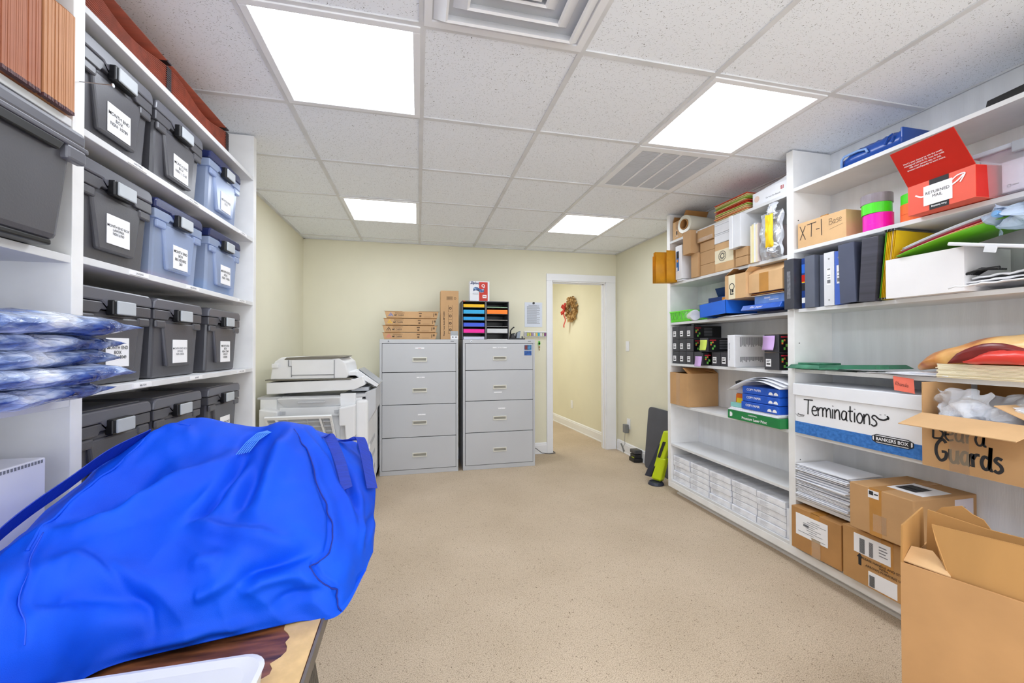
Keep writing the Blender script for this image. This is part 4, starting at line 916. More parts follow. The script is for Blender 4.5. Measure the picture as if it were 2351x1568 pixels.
# ===================== near bay, bottom: two taped cartons
z = .133
t = carton('cardboard_box', 'brown taped carton with a shipping label, bottom shelf beside the divider', RS(1.945, z, 2.10), RR, .285, .30, .235, P('brown_carton', (188, 138, 82), .7, .08, 6., .2, 100.), tape_m)
r_ = random.Random(2)
bars = [(r_.uniform(.05, .5), r_.uniform(.55, .95), .1+q*.09, .1+q*.09+.018) for q in range(9)]+[(.25, .42, .5, .6)]
label(t, .03, .215, .085, .205, y=-.0016, bars=bars, grey=ink_g, name='shipping_label')
bx(.125, .175, -.003, -.0016, .0, .10).ob('clear_tape', tape_c, t)
t = carton('cardboard_box', 'brown carton printed with handling text and arrow, bottom shelf', RS(1.645, z, 2.09), RR, .40, .31, .255, P('brown_carton_dull', (196, 148, 92), .7, .08, 6., .2, 100.), tape_m)
lb = label(t, .055, .215, .145, .235, y=-.0016, name='shipping_label', bars=[(.70, .9, .75, .8), (.70, .92, .6, .65), (.70, .88, .45, .5), (.7, .93, .3, .34)])
g = G()
for zz in [.15+.0035*q for q in range(20)]: g.box(.082, .105, -.003, -.0022, zz, zz+.0018)
for zz in [.15+.004*q for q in range(17)]: g.box(.125, .142, -.003, -.0022, zz, zz+.002)
g.ob('barcode', ink, lb)
G().prism([(.075, 0, .088), (.088, 0, .088), (.088, 0, .125), (.095, 0, .125), (.0815, 0, .145), (.068, 0, .125), (.075, 0, .125)], (0, -.0012, 0)).ob('arrow', ink, t)
text(t, 'PLEASE HANDLE AND STORE\nWITH\nARROWS POINTING UP', .0145, (.185, -.0016, .113), P('brown_ink', (70, 50, 35), .7), bold=.015, sp=.95)
lb = label(t, .12, .24, .008, .080, y=-.0016, name='packing_label'); g = G()
for zz in [.012+.0035*q for q in range(15)]: g.box(.125, .148, -.003, -.0022, zz, zz+.0018)
g.ob('barcode', ink, lb)

# ------------------------------------------------------------------ left shelving
LX = -.873
t = thing('built_in_shelving', 'white painted floor to ceiling shelving holding plastic bins on the left wall', 'shelving', (LX, 1.3, 0))
def lrel(o, x0, x1, y0, y1, z0, z1): return o.box(x0-LX, x1-LX, y0-1.3, y1-1.3, z0, z1)
LF, LD, LN = 2.484, 1.297, .30
LB = XL+.012
for y in (LF, LD, LN): lrel(G(), LB, LX, y-.020, y+.018, 0, CE-.009).ob('upright', shelf_edge, t, bev=.0015)
LS = [2.206, 1.872, 1.527, 1.170, .815, .46, .10]
for z_ in LS: lrel(G(), LB, LX-.002, LD+.018, LF-.020, z_-.020, z_).ob('shelf', shelf_m, t, bev=.0015)
LS2 = [1.873, 1.520, 1.150, .80, .46, .10]
for z_ in LS2: lrel(G(), LB, LX-.002, LN+.018, LD-.020, z_-.020, z_).ob('shelf', shelf_m, t, bev=.0015)
lrel(G(), XL+.001, LB, LN, LF, 0, CE-.009).ob('back_panel', back_m, t)
names = [('HARTWELL', 1.872, 1.53), ('HOLLY SPRINGS', 1.872, 1.86), ('ROYSTON', 1.872, 2.33), ('LAVONIA', 1.527, 1.54), ('BELVEDERE', 1.527, 1.86), ('HOLLYWOOD', 1.527, 2.32), ('BELTON', 1.170, 1.56), ('BYPASS', 1.170, 1.89), ('HOLLY CREEK', 1.170, 2.32)]
for s_, z_, y in names:
    lb = bx(LX-LX-.002, .0002, y-1.3-.045, y-1.3+.045, z_-.0165, z_-.0035).ob('shelf_label', label_m, t)
    text(lb, s_, .0085, (.0009, y-1.3, z_-.010), ink_g, rot=(PI/2, 0, PI/2), bold=.01)
# nail
o = G().cyl((0, 0, 0), (.075, 0, .0), .0014, n=8).cyl((.073, 0, 0), (.0755, 0, 0), .005, n=12).ob('nail', steel); tag(o, 'long steel nail sticking out of the left shelf upright', 'nail'); o.location = (LX+.0, LD, 1.985)

# ------------------------------------------------------------------ latch bins
def latch_bin(lab, loc, lines, clear=False, w=.325, h=.285, d=.262, tsz=.0150, lw=.098, lh=.088, lx=.0, lz=.0, faded=False, grp='latching plastic storage bins', tint=None):
    t = thing('storage_bin', lab, 'bin', loc, RL, grp)
    bm_, lm_ = (bin_cl, lid_bl) if clear else (bin_dk, bin_lid)
    hb_ = h-.062; k = .012
    g = G(); g.hexa([(k+.008, .022, 0), (w-k-.008, .022, 0), (w-k-.008, d-.01, 0), (k+.008, d-.01, 0)], [(k, .010, hb_), (w-k, .010, hb_), (w-k, d, hb_), (k, d, hb_)])
    g.ob('body', bm_, t, bev=.010)
    # rim with a dip for the latch
    zr = hb_
    rim = [(.004, zr), (.10, zr), (.112, zr+.0), (w-.112, zr), (w-.1, zr), (w-.004, zr), (w-.004, zr+.030), (w-.10, zr+.030), (w-.118, zr+.010), (.118, zr+.010), (.10, zr+.030), (.004, zr+.030)]
    G().prism([(x, .002, z_) for x, z_ in [(.004, zr-.012), (.085, zr-.012), (.095, zr), (w-.095, zr), (w-.085, zr-.012), (w-.004, zr-.012), (w-.004, zr+.022), (w-.098, zr+.022), (w-.116, zr+.006), (.116, zr+.006), (.098, zr+.022), (.004, zr+.022)]], (0, d-.004, 0)).ob('rim', bm_, t, bev=.003)
    G().prism([(x, 0, z_) for x, z_ in [(.0, zr+.024), (.096, zr+.024), (.114, zr+.008), (w-.114, zr+.008), (w-.096, zr+.024), (w, zr+.024), (w-.004, h-.010), (w-.018, h), (.018, h), (.004, h-.010)]], (0, d, 0)).ob('lid', lm_, t, bev=.005)
    G().box(.030, w-.030, .02, d-.02, h-.002, h+.003).ob('lid_ridge', lm_, t, bev=.002)
    # raised front shield
    sh = [(.060, zr-.020), (.075, zr-.008), (w-.075, zr-.008), (w-.060, zr-.020), (w-.080, .052), (w-.092, .040), (.092, .040), (.080, .052)]
    G().hexa(*[[(a, yy, b) for a, b in ((.085, .040), (w-.085, .040), (w-.055, zr-.02), (.055, zr-.02))] for yy in (.020, .0035)]).ob('front_shield', bm_, t, bev=.006)
    # latch
    lt = G().box(w/2-.046, w/2+.046, -.016, .006, zr-.016, zr+.030).ob('latch_bracket', bin_blk, t, bev=.004)
    G().box(w/2-.037, w/2+.043, -.022, -.0155, zr-.013, zr+.028).ob('latch', latch_m, t, bev=.004)
    # ribs below the rim at each end
    g = G()
    for sgn in (0, 1):
        x0 = .012 if not sgn else w-.070
        bx(x0, x0+.058, .0, .012, zr-.042, zr-.014).ob('hand_grip', bm_, t, bev=.006)
    lb = G().box(w/2-lw/2+lx, w/2+lw/2+lx, .0012, .0032, .052+lz, .052+lh+lz).ob('label', label_m, t, bev=.0008)
    text(lb, lines, tsz, (w/2+lx-.002, .0004, .052+lh/2+lz), ink_g if faded else ink, bold=.006, sp=.98)
    if clear and tint:
        bx(.03, w-.03, .04, d-.03, .006, .006+tint[1]).ob('contents', tint[0], t)
    return t
LXF = LX-.022      # lid front plane
yy = [1.322, 1.657, 2.035]
B = lambda c, z_: (LXF, yy[c], z_+.001)
latch_bin('dark grey bin labeled NSN 10789, top row beside the upright', B(0, 1.872), 'MONTH END\nBOX\nNSN: 10789')
latch_bin('dark grey bin labeled NSN 11518, middle of the top row', B(1, 1.872), 'MONTH END\nBOX\nNSN: 11518')
latch_bin('clear bin with navy lid at the far end of the top row', B(2, 1.872), 'MONTH END\nBOX', True, faded=True, tint=(blue_lt, .03))
latch_bin('dark grey bin labeled Lavonia NSN 6700', B(0, 1.527), 'MONTH END BOX\nLAVONIA\nNSN 6700', tsz=.0112, faded=False, lz=.012)
latch_bin('clear bin with navy lid labeled Belvedere 260', B(1, 1.527), 'MONTH END\nBOX\nBELVEDERE\n260', True, tsz=.015, tint=(P('red_papers', (210, 90, 100), .6), .022))
latch_bin('clear bin with navy lid labeled NSN 11056 at the far end of the second row', B(2, 1.527), 'MONTH END\nBOX\nNSN: 11056', True, tsz=.0155, tint=(P('blue_papers', (90, 170, 215), .6), .05))
latch_bin('dark grey bin labeled NSN 18049, third row beside the upright', B(0, 1.170), 'MONTH END\nBOX\nNSN: 18049')
latch_bin('dark grey bin with faded label reading Bypass', B(1, 1.170), 'MONTH END BOX\nBYPASS\nNSN 20876', tsz=.0112, faded=True)
latch_bin('dark grey bin labeled Holly Creek at the far end of the third row', B(2, 1.170), 'MONTH END\nBOX\nNSN 17540\nHOLLY\nCREEK', tsz=.0135, lh=.098, lz=-.01)
latch_bin('dark grey bin in the lowest visible row beside the upright, behind the blue bag', B(0, .815), 'MONTH END\nBOX')
latch_bin('dark grey bin in the middle of the lowest visible row', B(1, .815), 'MONTH END\nBOX\nNSN: 6420')
latch_bin('dark grey bin labeled NSN 6550 at the far end of the lowest visible row', B(2, .815), 'MONTH END\nBOX\nNSN: 6550')
# ---- redbrown folders lying on the top left shelf
def wavy_folder(seed, k, n):
    g = G(); R = []
    L_ = .50; th = .0042
    lift = k/(n-1)
    for i in range(25):
        u = i/24
        zz = .055*lift*(.35+.65*abs(2*u-.9)**1.2) if k < n-1 else .062
        zz = k*.0056*(.74+.26*math.cos(2*PI*(u-.02)))+.0006*k
        if k == n-1: zz = k*.0066+.006
        R.append([(u*L_, 0, zz), (u*L_, .22, zz)])
    g.grid(R); return g
for s_, y0 in enumerate((.80, 1.26, 1.72)):
    n = 12
    for k in range(n):
        g = wavy_folder(s_, k, n); sc = .86 if s_ < 2 else .85
        o = g.ob('expanding_folder', redbrown, solid=.0019, smooth=True)
        lab = ['red brown expanding folder in the nearest flat stack on the left top shelf', 'red brown expanding folder in the middle flat stack on the left top shelf', 'red brown expanding folder in the farthest flat stack on the left top shelf'][s_]
        if k == n-1: lab = ['top cover folder of the nearest red brown stack', 'top cover folder of the middle red brown stack', 'top cover folder of the farthest red brown stack'][s_]
        tag(o, lab, 'folder', None if k == n-1 else 'flat red brown folders, stack %s' % ['near', 'middle', 'far'][s_])
        o.location = (LX-.004, y0, 2.212); o.scale = (.9, 1, 1.25); o.rotation_euler = (0, 0, RL)
        zz = k*.0062 if k < n-1 else k*.0066+.006
        g = G(); g.box(.472, .502, -.001, .222, zz-.0038, zz+.0008); g.ob('dark_binding', dkbind, o)
# ---- upright ribbed folders, upper left
def ribf(lab, y, m, hh, k, grp):
    g = G(); r_ = random.Random(k)
    R = [[(.0, 0, 0), (.0032, 0, 0)]]
    g.prism([(0, 0, 0), (0, .27, 0), (0, .27, hh), (0, .012, hh), (0, 0, hh-.012)], (.0040, 0, 0))
    t = g.ob('file_folder', m); tag(t, lab, 'folder', grp); t.location = (-.858+r_.uniform(-.001, .001), y, 1.876); t.rotation_euler = (0, 0, RL)
    G().box(-.0002, .0036, -.0008, .012, -.001, .007).ob('bottom_fold', P('plum_edge', (92, 58, 62), .6) if 'plum_edge' not in MATS else MATS['plum_edge'], t)
for k in range(22): ribf('reddish brown ribbed file folder in the taller upright bundle', 1.062+k*.0047, ribm, .33, k, 'tall upright brown folders')
for k in range(18): ribf('tan ribbed file folder in the shorter upright bundle', 1.172+k*.0050, ribm2, .255+.0006*k, k+50, 'short upright tan folders')
# ---- big dark bin, near left
t = thing('storage_bin', 'large dark grey bin with a handled lid, jutting out nearest at the left edge', 'bin', (-.80, .82, 1.521), RL)
G().hexa([(.025, .03, .012), (.355, .03, .012), (.355, .32, .012), (.025, .32, .012)], [(.012, .012, .235), (.368, .012, .235), (.368, .33, .235), (.012, .33, .235)]).ob('body', bin_dk, t, bev=.014)
G().box(.035, .345, .035, .31, 0, .014).ob('base', bin_blk, t, bev=.004)
G().box(.0, .395, 0, .345, .243, .285).ob('lid', bin_lid, t, bev=.012)
G().box(-.002, .397, -.002, .347, .238, .250).ob('lid_rim', bin_lid, t, bev=.003)
G().prism([(.05, .0, .238), (.33, 0, .238), (.315, 0, .215), (.065, 0, .215)], (0, .012, 0)).ob('handle_recess', bin_blk, t, bev=.003)
bx(.335, .39, -.002, .02, .205, .24).ob('handle_end', bin_lid, t, bev=.006); bx(.0, .05, -.002, .02, .205, .24).ob('handle_end', bin_lid, t, bev=.006)
# ---- plastic wrapped navy shirts
for k in range(5):
    r_ = random.Random(k+3); R = []
    nx, ny = 44, 30
    Lx, Ly, hh = .45+.012*(k % 2), .42, .060
    for i in range(nx+1):
        row = []
        for j in range(2*ny):
            a = 2*PI*j/(2*ny); ca, sa = math.cos(a), math.sin(a)
            u = i/nx
            ed = (min(1, (1.001-u)*6)*min(1, (u+.001)*6))**.55
            yv = .5+.5*(abs(ca)**.8*(1 if ca > 0 else -1))
            tip = .05*(max(0, .5-abs(yv))**1)
            x = u*Lx+.02*noise.noise(Vector((yv*3, u*2, k)))
            zz = hh*.5*ed*(abs(sa)**.75)*(1 if sa > 0 else -1)+.010*noise.noise(Vector((u*3+k*3, yv*1.5, k*1.7)))+.005*noise.noise(Vector((u*9+k*3, yv*12, k*2.7)))
            row.append((x, yv*Ly+.014*noise.noise(Vector((u*6, k*2., 1))), zz))
        R.append(row)
    g = G(); g.grid(R, closed=True)
    o = g.ob('wrapped_shirt', navy_film, smooth=True)
    tag(o, ['lowest plastic wrapped navy shirt of the pile', 'second lowest plastic wrapped navy shirt of the pile', 'middle plastic wrapped navy shirt of the pile', 'second plastic wrapped navy shirt from the top of the pile', 'topmost plastic wrapped navy shirt of the pile'][k], 'shirt', 'pile of plastic wrapped navy shirts')
    o.location = (-.755+.006*k, .80+r_.uniform(-.01, .01)+.004*k, 1.182+.0375*k); o.rotation_euler = (0, .0, RL+r_.uniform(-.08, .06))
# ---- white box lower left
t = thing('white_box', 'white cardboard box with toothed lid edge on the lower left shelf', 'box', (-.85, .60, .802), RL)
bx(0, .575, 0, .30, 0, .225).ob('body', P('white_corrugated', (232, 232, 238), .6, .02), t, bev=.003)
g = G()
for q in range(70): g.box(.01+q*.008, .014+q*.008, -.0012, 0, .214, .221)
g.ob('perforated_edge', ink_g, t)
G().cyl((.4, .1, .225), (.4, .1, .2262), .04, n=28, hole=.038).ob('ring_mark', ink, t)

# ------------------------------------------------------------------ filing cabinets
def cabinet(lab, x0, x1, yf, z_lines, labs):
    wd = x1-x0; t = thing('filing_cabinet', lab, 'cabinet', (x0, yf, 0), 0, 'grey lateral filing cabinets')
    g = G(); g.box(0, wd, .018, .44, 0, 1.355); g.ob('body', cab_m, t, bev=.003)
    G().box(0, .022, 0, .018, .0451, 1.3179).box(wd-.022, wd, 0, .018, .0451, 1.3179).box(0, wd, -.002, .018, 1.318, 1.358).box(0, wd, 0, .018, 0, .045).ob('front_frame', cab_m, t, bev=.002)
    bx(.022, wd-.022, .008, .018, .045, 1.318).ob('dark_reveal', dark_gap, t)
    zs = [1.316]+z_lines+[.047]
    for k in range(4):
        a, b = zs[k+1], zs[k]
        dr = bx(.025, wd-.025, -.004, .008, a+.003, b-.003).ob('drawer', cab_m, t, bev=.002)
        zc = a+(b-a)*(.44 if k < 3 else .45); c = wd/2
        G().box(c-.072, c+.072, -.011, -.004, zc-.022, zc-.012).box(c-.072, c+.072, -.011, -.004, zc+.012, zc+.022).box(c-.072, c-.062, -.011, -.004, zc-.012, zc+.012).box(c+.062, c+.072, -.011, -.004, zc-.012, zc+.012).ob('handle', cab_h, dr, bev=.002)
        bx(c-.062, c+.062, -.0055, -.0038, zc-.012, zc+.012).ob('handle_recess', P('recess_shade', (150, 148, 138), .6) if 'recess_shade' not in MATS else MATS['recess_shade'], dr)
        if labs[k]:
            dx, dz, lw_, s_ = labs[k]
            lb = bx(c+dx-lw_/2, c+dx+lw_/2, -.007, -.0038, zc+dz-.006, zc+dz+.006).ob('drawer_label', label_m, dr)
            text(lb, s_, .008, (c+dx, -.0078, zc+dz), ink_r if 'x' in s_ else ink_g, bold=.01)
    G().cyl((.085, -.006, 1.338), (.085, -.002, 1.338), .011, n=20).ob('lock', steel, t); G().cyl((.085, -.0075, 1.338), (.085, -.006, 1.338), .005, n=12).ob('keyhole', ink, t)
    bx(wd-.078, wd-.045, -.0035, -.002, 1.334, 1.342).ob('maker_plate', ink_g, t)
    return t
t = cabinet('left grey four drawer filing cabinet next to the copier', -.375, .402, 4.235, [1.025, .700, .372], [(.0, .115, .09, 'expenses'), (.01, .13, .08, 'BOARD'), (.02, .080, .075, '1'), None])
t = cabinet('right grey four drawer filing cabinet under the paper sorter', .452, 1.226, 4.235, [1.035, .715, .385], [(0, .112, .15, 'FORMS AND SUPPLIES'), (-.02, -.055, .085, '1'), (.02, .1, .075, '1'), None])
lb = bx(.655, .735, -.006, -.0038, 1.245, 1.30).ob('sticker', P('photo_sticker', (70, 140, 200), .4, .3, 40.), t); bx(.66, .69, -.0068, -.0058, 1.25, 1.296).ob('sticker_photo', P('sticker_maroon', (120, 50, 50), .5), lb)
lb = bx(.655, .735, -.006, -.0038, 1.188, 1.236).ob('sticker', P('blue_sticker', (28, 100, 190), .4, .3, 40.), t)
g = G(); g.box(.775, .7765, .12, .2, 1.12, 1.20); g.ob('side_sticker', blue_v, t)
# toner cartons on left cabinet
def mp(lab, z_, x, w, dotm, full=True):
    t = thing('toner_carton', lab, 'box', (x, 4.27, z_), 0, 'flared kraft toner cartons')
    G().hexa([(.012, 0, 0), (w-.012, 0, 0), (w-.012, .14, 0), (.012, .14, 0)], [(-.004, 0, .066), (w+.004, 0, .066), (w+.004, .14, .066), (-.004, .14, .066)]).ob('body', card_k, t, bev=.0015)
    G().box(-.012, w*.32, -.003, .002, .066, .0685).box(w*.62, w+.012, -.003, .002, .066, .0685).ob('top_edge', card_d, t)
    g = G()
    for i, row in enumerate((1, 2, 3)):
        for j in range(row): g.cyl((.055+(j-(row-1)/2)*.017, -.0008, .048-i*.013), (.055+(j-(row-1)/2)*.017, 0, .048-i*.013), .0055, n=12)
    g.ob('dots', dotm, t)
    text(t, 'MP C6003', .022, (.135, -.001, .027), ink, bold=.012); g = G(); g.box(.095, .19, -.0008, 0, .050, .0535).box(.095, .17, -.0008, 0, .043, .045).box(.1, .16, -.0008, 0, .010, .0115)
    g.box(.33, .36, -.0008, 0, .042, .054).box(.335, .355, -.0008, 0, .012, .03).box(.475, .482, -.0008, 0, .015, .05).box(.49, .51, -.0008, 0, .03, .05).box(.38, .45, -.0008, 0, .012, .014); g.ob('small_print', P('kraft_ink', (110, 84, 58), .7) if 'kraft_ink' not in MATS else MATS['kraft_ink'], t)
mp('flared toner carton with pink dots, bottom of four', 1.359, -.345, .53, P('pink_dot', (226, 110, 120), .6))
mp('flared toner carton with black dots, second from bottom', 1.431, -.345, .53, ink)
mp('flared toner carton with yellow dots, second from top', 1.503, -.335, .51, P('yellow_dot', (236, 190, 40), .6))
mp('flared toner carton with blue dots, topmost of four', 1.575, -.325, .525, P('blue_dot', (70, 120, 200), .6))
t = carton('toner_carton', 'tall upright kraft carton for a waste toner bottle', (.225, 4.27, 1.359), 0, .185, .14, .505, card_k)
text(t, 'Waste Toner Bottle MP C6003', .021, (.035, -.001, .16), ink, rot=(PI/2, -PI/2, 0), bold=.015, sx=.95)
g = G()
for z0 in (.285, .205, .13, .06): g.box(.078, .080, -.001, 0, z0, z0+.07).box(.118, .120, -.001, 0, z0, z0+.07).box(.078, .12, -.001, 0, z0, z0+.002).cyl((.099, -.001, z0+.038), (.099, 0, z0+.038), .014, n=10, hole=.007)
g.box(.062, .122, -.001, 0, .41, .412).box(.062, .122, -.001, 0, .442, .444).box(.062, .064, -.001, 0, .41, .444).box(.12, .122, -.001, 0, .41, .444)
for q in range(10): g.box(.068+q*.005, .070+q*.005, -.001, 0, .415, .439)
g.cyl((.148, -.001, .427), (.148, 0, .427), .012, n=14, hole=.009)
g.ob('pictogram', P('dark_kraft_ink', (60, 46, 36), .7), t)
t = thing('card_holder', 'small white and grey card box in front of the tall kraft carton', 'box', (.325, 4.242, 1.359), 0)
bx(0, .078, 0, .025, 0, .038).ob('body', paper_m, t, bev=.001); bx(.0, .078, .0225, .025, .038, .085).ob('back', P('grey_card', (170, 174, 178), .5), t); G().cyl((.022, -.001, .022), (.022, 0, .022), .008, n=10).cyl((.055, -.001, .022), (.055, 0, .022), .008, n=10).ob('print', ink_g, t)
# paper sorter
t = thing('literature_sorter', 'black twelve slot paper sorter on the right filing cabinet', 'sorter', (.447, 4.262, 1.359), 0)
W_, H_, D_ = .50, .405, .30
g = G(); g.box(0, .008, 0, D_, 0, H_).box(W_-.008, W_, 0, D_, 0, H_).box(W_/2-.008, W_/2+.008, 0, D_, 0, H_).box(0, W_, 0, D_, H_-.008, H_); g.ob('frame', P('sorter_grey_metal', (92, 92, 98), .4, .05), t, bev=.001)
bx(.008, W_-.008, D_-.004, D_, 0, H_-.008).ob('back', bin_blk, t)
bx(.01, .03, -.0008, 0, H_-.008, H_).ob('maker_tag', P('orange_tag', (220, 80, 50), .5), t)
pit = H_/6
for k in range(6):
    for c in (0, 1):
        x0 = .009+c*(W_/2)-(0 if c == 0 else .0); x1 = x0+W_/2-.018
        if k: bx(x0, x1, .004, D_-.006, k*pit-.004, k*pit).ob('slot_shelf', blackm, t, bev=.0005)
PC = {(5, 0): ('yellow', (244, 194, 10), .032), (4, 0): ('sky blue', (40, 170, 224), .040), (3, 0): ('bright blue', (30, 160, 230), .034), (2, 0): ('royal blue', (56, 90, 220), .038), (1, 0): ('magenta', (244, 16, 160), .040), (0, 0): ('lavender white', (206, 206, 226), .028),
      (5, 1): ('pale green', (170, 216, 176), .008), (4, 1): ('orange', (252, 130, 20), .044), (3, 1): ('cream', (226, 216, 206), .004), (2, 1): ('white', (226, 226, 226), .003), (1, 1): ('light grey', (206, 208, 210), .046), (0, 1): ('off white', (222, 222, 216), .005)}
for (r, c), (nm, rgb, hh) in PC.items():
    o = bx(0, .222, 0, .27, 0, hh).ob('paper_stack', P('paper_'+nm.replace(' ', '_'), rgb, .5, .02), bev=.002)
    tag(o, '%s paper stack in the %s column of the black sorter' % (nm, 'left' if c == 0 else 'right'), 'paper', 'paper in the sorter slots')
    o.location = (.447+.013+c*W_/2, 4.266, 1.359+r*pit+.0005)
# bag box on the sorter
t = thing('sandwich_bag_box', 'white and red sandwich bag box standing on the paper sorter', 'box', (.532, 4.30, 1.3595+H_), 0)
bx(0, .21, 0, .1, 0, .215).ob('body', paper_m, t, bev=.002)
p_ = bx(.098, .19, -.0010, 0, .005, .205).ob('red_panel', P('box_red', (206, 52, 36), .5), t)
text(p_, 'Q', .045, (.142, -.0016, .165), label_m, bold=.03); text(p_, '500', .02, (.155, -.0045, .052), ink_r, bold=.03); bx(.135, .177, -.0035, -.001, .035, .068).ob('count_badge', label_m, p_)
text(t, 'Ziploc', .036, (.05, -.0016, .193), P('navy_ink', (30, 50, 110), .5), bold=.03, shear=.25)
g = G(); R = [[(.035+u*.115, -.002, .105+v*.035+.012*math.sin(u*6)) for v in (0, .5, 1)] for u in [i/10 for i in range(11)]]; g.grid(R); g.ob('picture', vmap('box_picture', [(.35, (20, 24, 50)), (.5, (60, 90, 150)), (.6, (150, 190, 220)), (.7, (200, 60, 50))], 40, .4), t, solid=.0005)
bx(.033, .088, -.008, 0, .078, .088).ob('staple_tab', steel, t)
# hole punch
t = thing('hole_punch', 'black and grey hole punch behind the right filing cabinet edge', 'punch', (.965, 4.30, 1.359), 0)
bx(0, .17, 0, .11, 0, .014).ob('base', bin_blk, t, bev=.003)
G().prism([(.01, 0, .014), (.06, 0, .014), (.075, 0, .05), (.05, 0, .072), (.02, 0, .06)], (0, .1, 0)).ob('bracket', bin_blk, t, bev=.004)
G().tube([(.015, .05, .06), (.02, .05, .10), (.045, .05, .128), (.06, .05, .135)], [.008, .007, .006, .008]).ob('lever', bin_blk, t, smooth=True)
G().prism([(.07, .0, .014), (.11, 0, .014), (.122, 0, .095), (.085, 0, .075)], (0, .08, 0)).ob('handle', P('grey_blue_plastic', (150, 160, 172), .4), t, bev=.003)
G().cyl((.055, -.004, .05), (.055, 0, .05), .006, n=10).cyl((.14, 0, .02), (.14, .01, .03), .01, n=10).ob('screw', steel, t)
# wall notice and key rack
t = thing('wall_notice', 'printed notice in a plastic sleeve pinned to the wall with a black magnet', 'notice', (1.235, YB-.004, 1.515), 0)
bx(0, .218, 0, .003, 0, .295).ob('sleeve', P('bluish_sheet', (216, 222, 234), .35, .02), t)
g = G(); r_ = random.Random(9)
for q in range(26):
    zz = .262-q*.0088; a = .028+(.0 if q not in (0, 1) else .02); g.box(a, .19-r_.choice((0, .01, .04)), -.0008, 0, zz, zz+.0032)
g.ob('text_lines', ink_g, t)
G().cyl((.109, -.012, .286), (.109, 0, .286), .013, n=16).ob('magnet', bin_blk, t)
t = thing('key_rack', 'white key rack with a row of coloured key tags on the wall', 'key rack', (1.225, YB-.03, 1.405), 0)
bx(0, .275, .0, .028, .045, .058).ob('rail', white_trim, t, bev=.002); bx(0, .275, .02, .028, 0, .045).ob('plate', white_trim, t); bx(0, .275, -.002, .004, -.006, -.001).ob('lower_rail', prn_g, t)
cc = [(200, 196, 210), (210, 220, 90), (226, 206, 90), (170, 140, 180), (226, 226, 226), (226, 200, 90), (60, 190, 214), (236, 236, 236), (214, 214, 180), (130, 50, 120)]
for k, c in enumerate(cc): bx(.008+k*.0268, .008+k*.0268+.019, .002, .012, .002, .040).ob('key_tag', P('tag_%d' % k, c, .4), t)
t2 = thing('key', 'brass key with a green tag hanging under the key rack', 'key', (1.41, YB-.022, 1.28), 0)
G().tube([(0, 0, .125), (.002, 0, .09), (0, 0, .075)], .0012, 6).ob('ring', steel, t2)
G().cyl((0, -.003, .04), (0, .003, .04), .016, n=6).box(-.012, .012, -.003, .003, .02, .07).ob('tag', P('green_tag', (90, 200, 70), .4), t2, bev=.003)
G().cyl((0, -.002, -.004), (0, .002, -.004), .010, n=14).box(-.003, .003, -.001, .001, -.045, -.01).box(.003, .008, -.001, .001, -.042, -.036).ob('blade', P('brass', (150, 116, 60), .35, metal=.8), t2)
G().tube([(0, 0, .022), (0, 0, .006)], .0012, 6).ob('link', steel, t2)

# ------------------------------------------------------------------ small white drawer unit behind the copier
t = thing('drawer_unit', 'narrow white drawer unit squeezed between copier and filing cabinet', 'cabinet', (-.93, 4.13, 0), 0)
bx(0, .535, .015, .5, .06, .945).ob('body', prn_w, t, bev=.004); bx(.01, .525, .03, .49, 0, .06).ob('plinth', dark_gap, t)
for k, (a, b) in enumerate(((.64, .94), (.36, .635), (.07, .355))):
    dr = bx(.006, .529, .0, .015, a, b).ob('drawer', prn_w, t, bev=.003); G().tube([(.40, -.001, b-.07), (.43, -.012, b-.085), (.50, -.012, b-.10), (.525, -.001, b-.10)], .004, 6).ob('handle', prn_g, dr)

# ------------------------------------------------------------------ copier
t = thing('copier', 'white office copier with a folded down side paper tray', 'copier', (-1.12, 3.28, 0), 0)
# local: x right (machine front faces +x), y away
G().box(.02, .70, .03, .62, .03, .90).ob('body', prn_w, t, bev=.006)
G().box(.545, .655, .015, .04, .04, .93).box(.0, .11, .015, .04, .04, .90).ob('side_panel', prn_w, t, bev=.003)
bx(.656, .745, .0, .64, .02, .88).ob('front_door', prn_w, t, bev=.02)
for k in range(4): G().prism([(.745, .1, .10+k*.13), (.745, .5, .10+k*.13), (.745, .5, .135+k*.13), (.745, .1, .135+k*.13)], (.003, 0, 0)).ob('drawer_grip', prn_g, t)
g = G()
for k in range(4): g.tube([(.738, -.004, .10+k*.13), (.752, .02, .115+k*.13), (.752, .05, .14+k*.13)], .008, 6)
g.ob('drawer_handle', prn_w, t, smooth=True)
bx(-.02, .14, .02, .60, .90, .915).ob('left_top_cover', prn_g, t, bev=.003)
bx(.55, .73, .02, .60, .90, .922).ob('right_top_cover', prn_g, t, bev=.003)
# scanner and feeder
G().prism([(.035, .03, .935), (.035, .03, 1.02), (.64, .03, 1.035), (.70, .03, 1.055), (.72, .03, .99), (.64, .03, .955)], (0, .56, 0)).ob('scanner', prn_w, t, bev=.006)
G().box(.03, .62, .02, .58, 1.035, 1.043).ob('platen_gap', prn_d, t, bev=.002)
G().prism([(.06, .03, 1.043), (.07, .03, 1.12), (.09, .03, 1.175), (.13, .03, 1.205), (.52, .03, 1.21), (.58, .03, 1.16), (.60, .03, 1.07), (.585, .03, 1.043)], (0, .50, 0)).ob('document_feeder', prn_w, t, bev=.008)
G().prism([(.155, .024, 1.188), (.17, .024, 1.205), (.515, .024, 1.212), (.565, .024, 1.208), (.545, .024, 1.198), (.48, .024, 1.190)], (0, .44, 0)).ob('feeder_lid', prn_d, t, bev=.003)
bx(.205, .50, .024, .031, 1.075, 1.185).ob('feeder_door', prn_w, t, bev=.002)
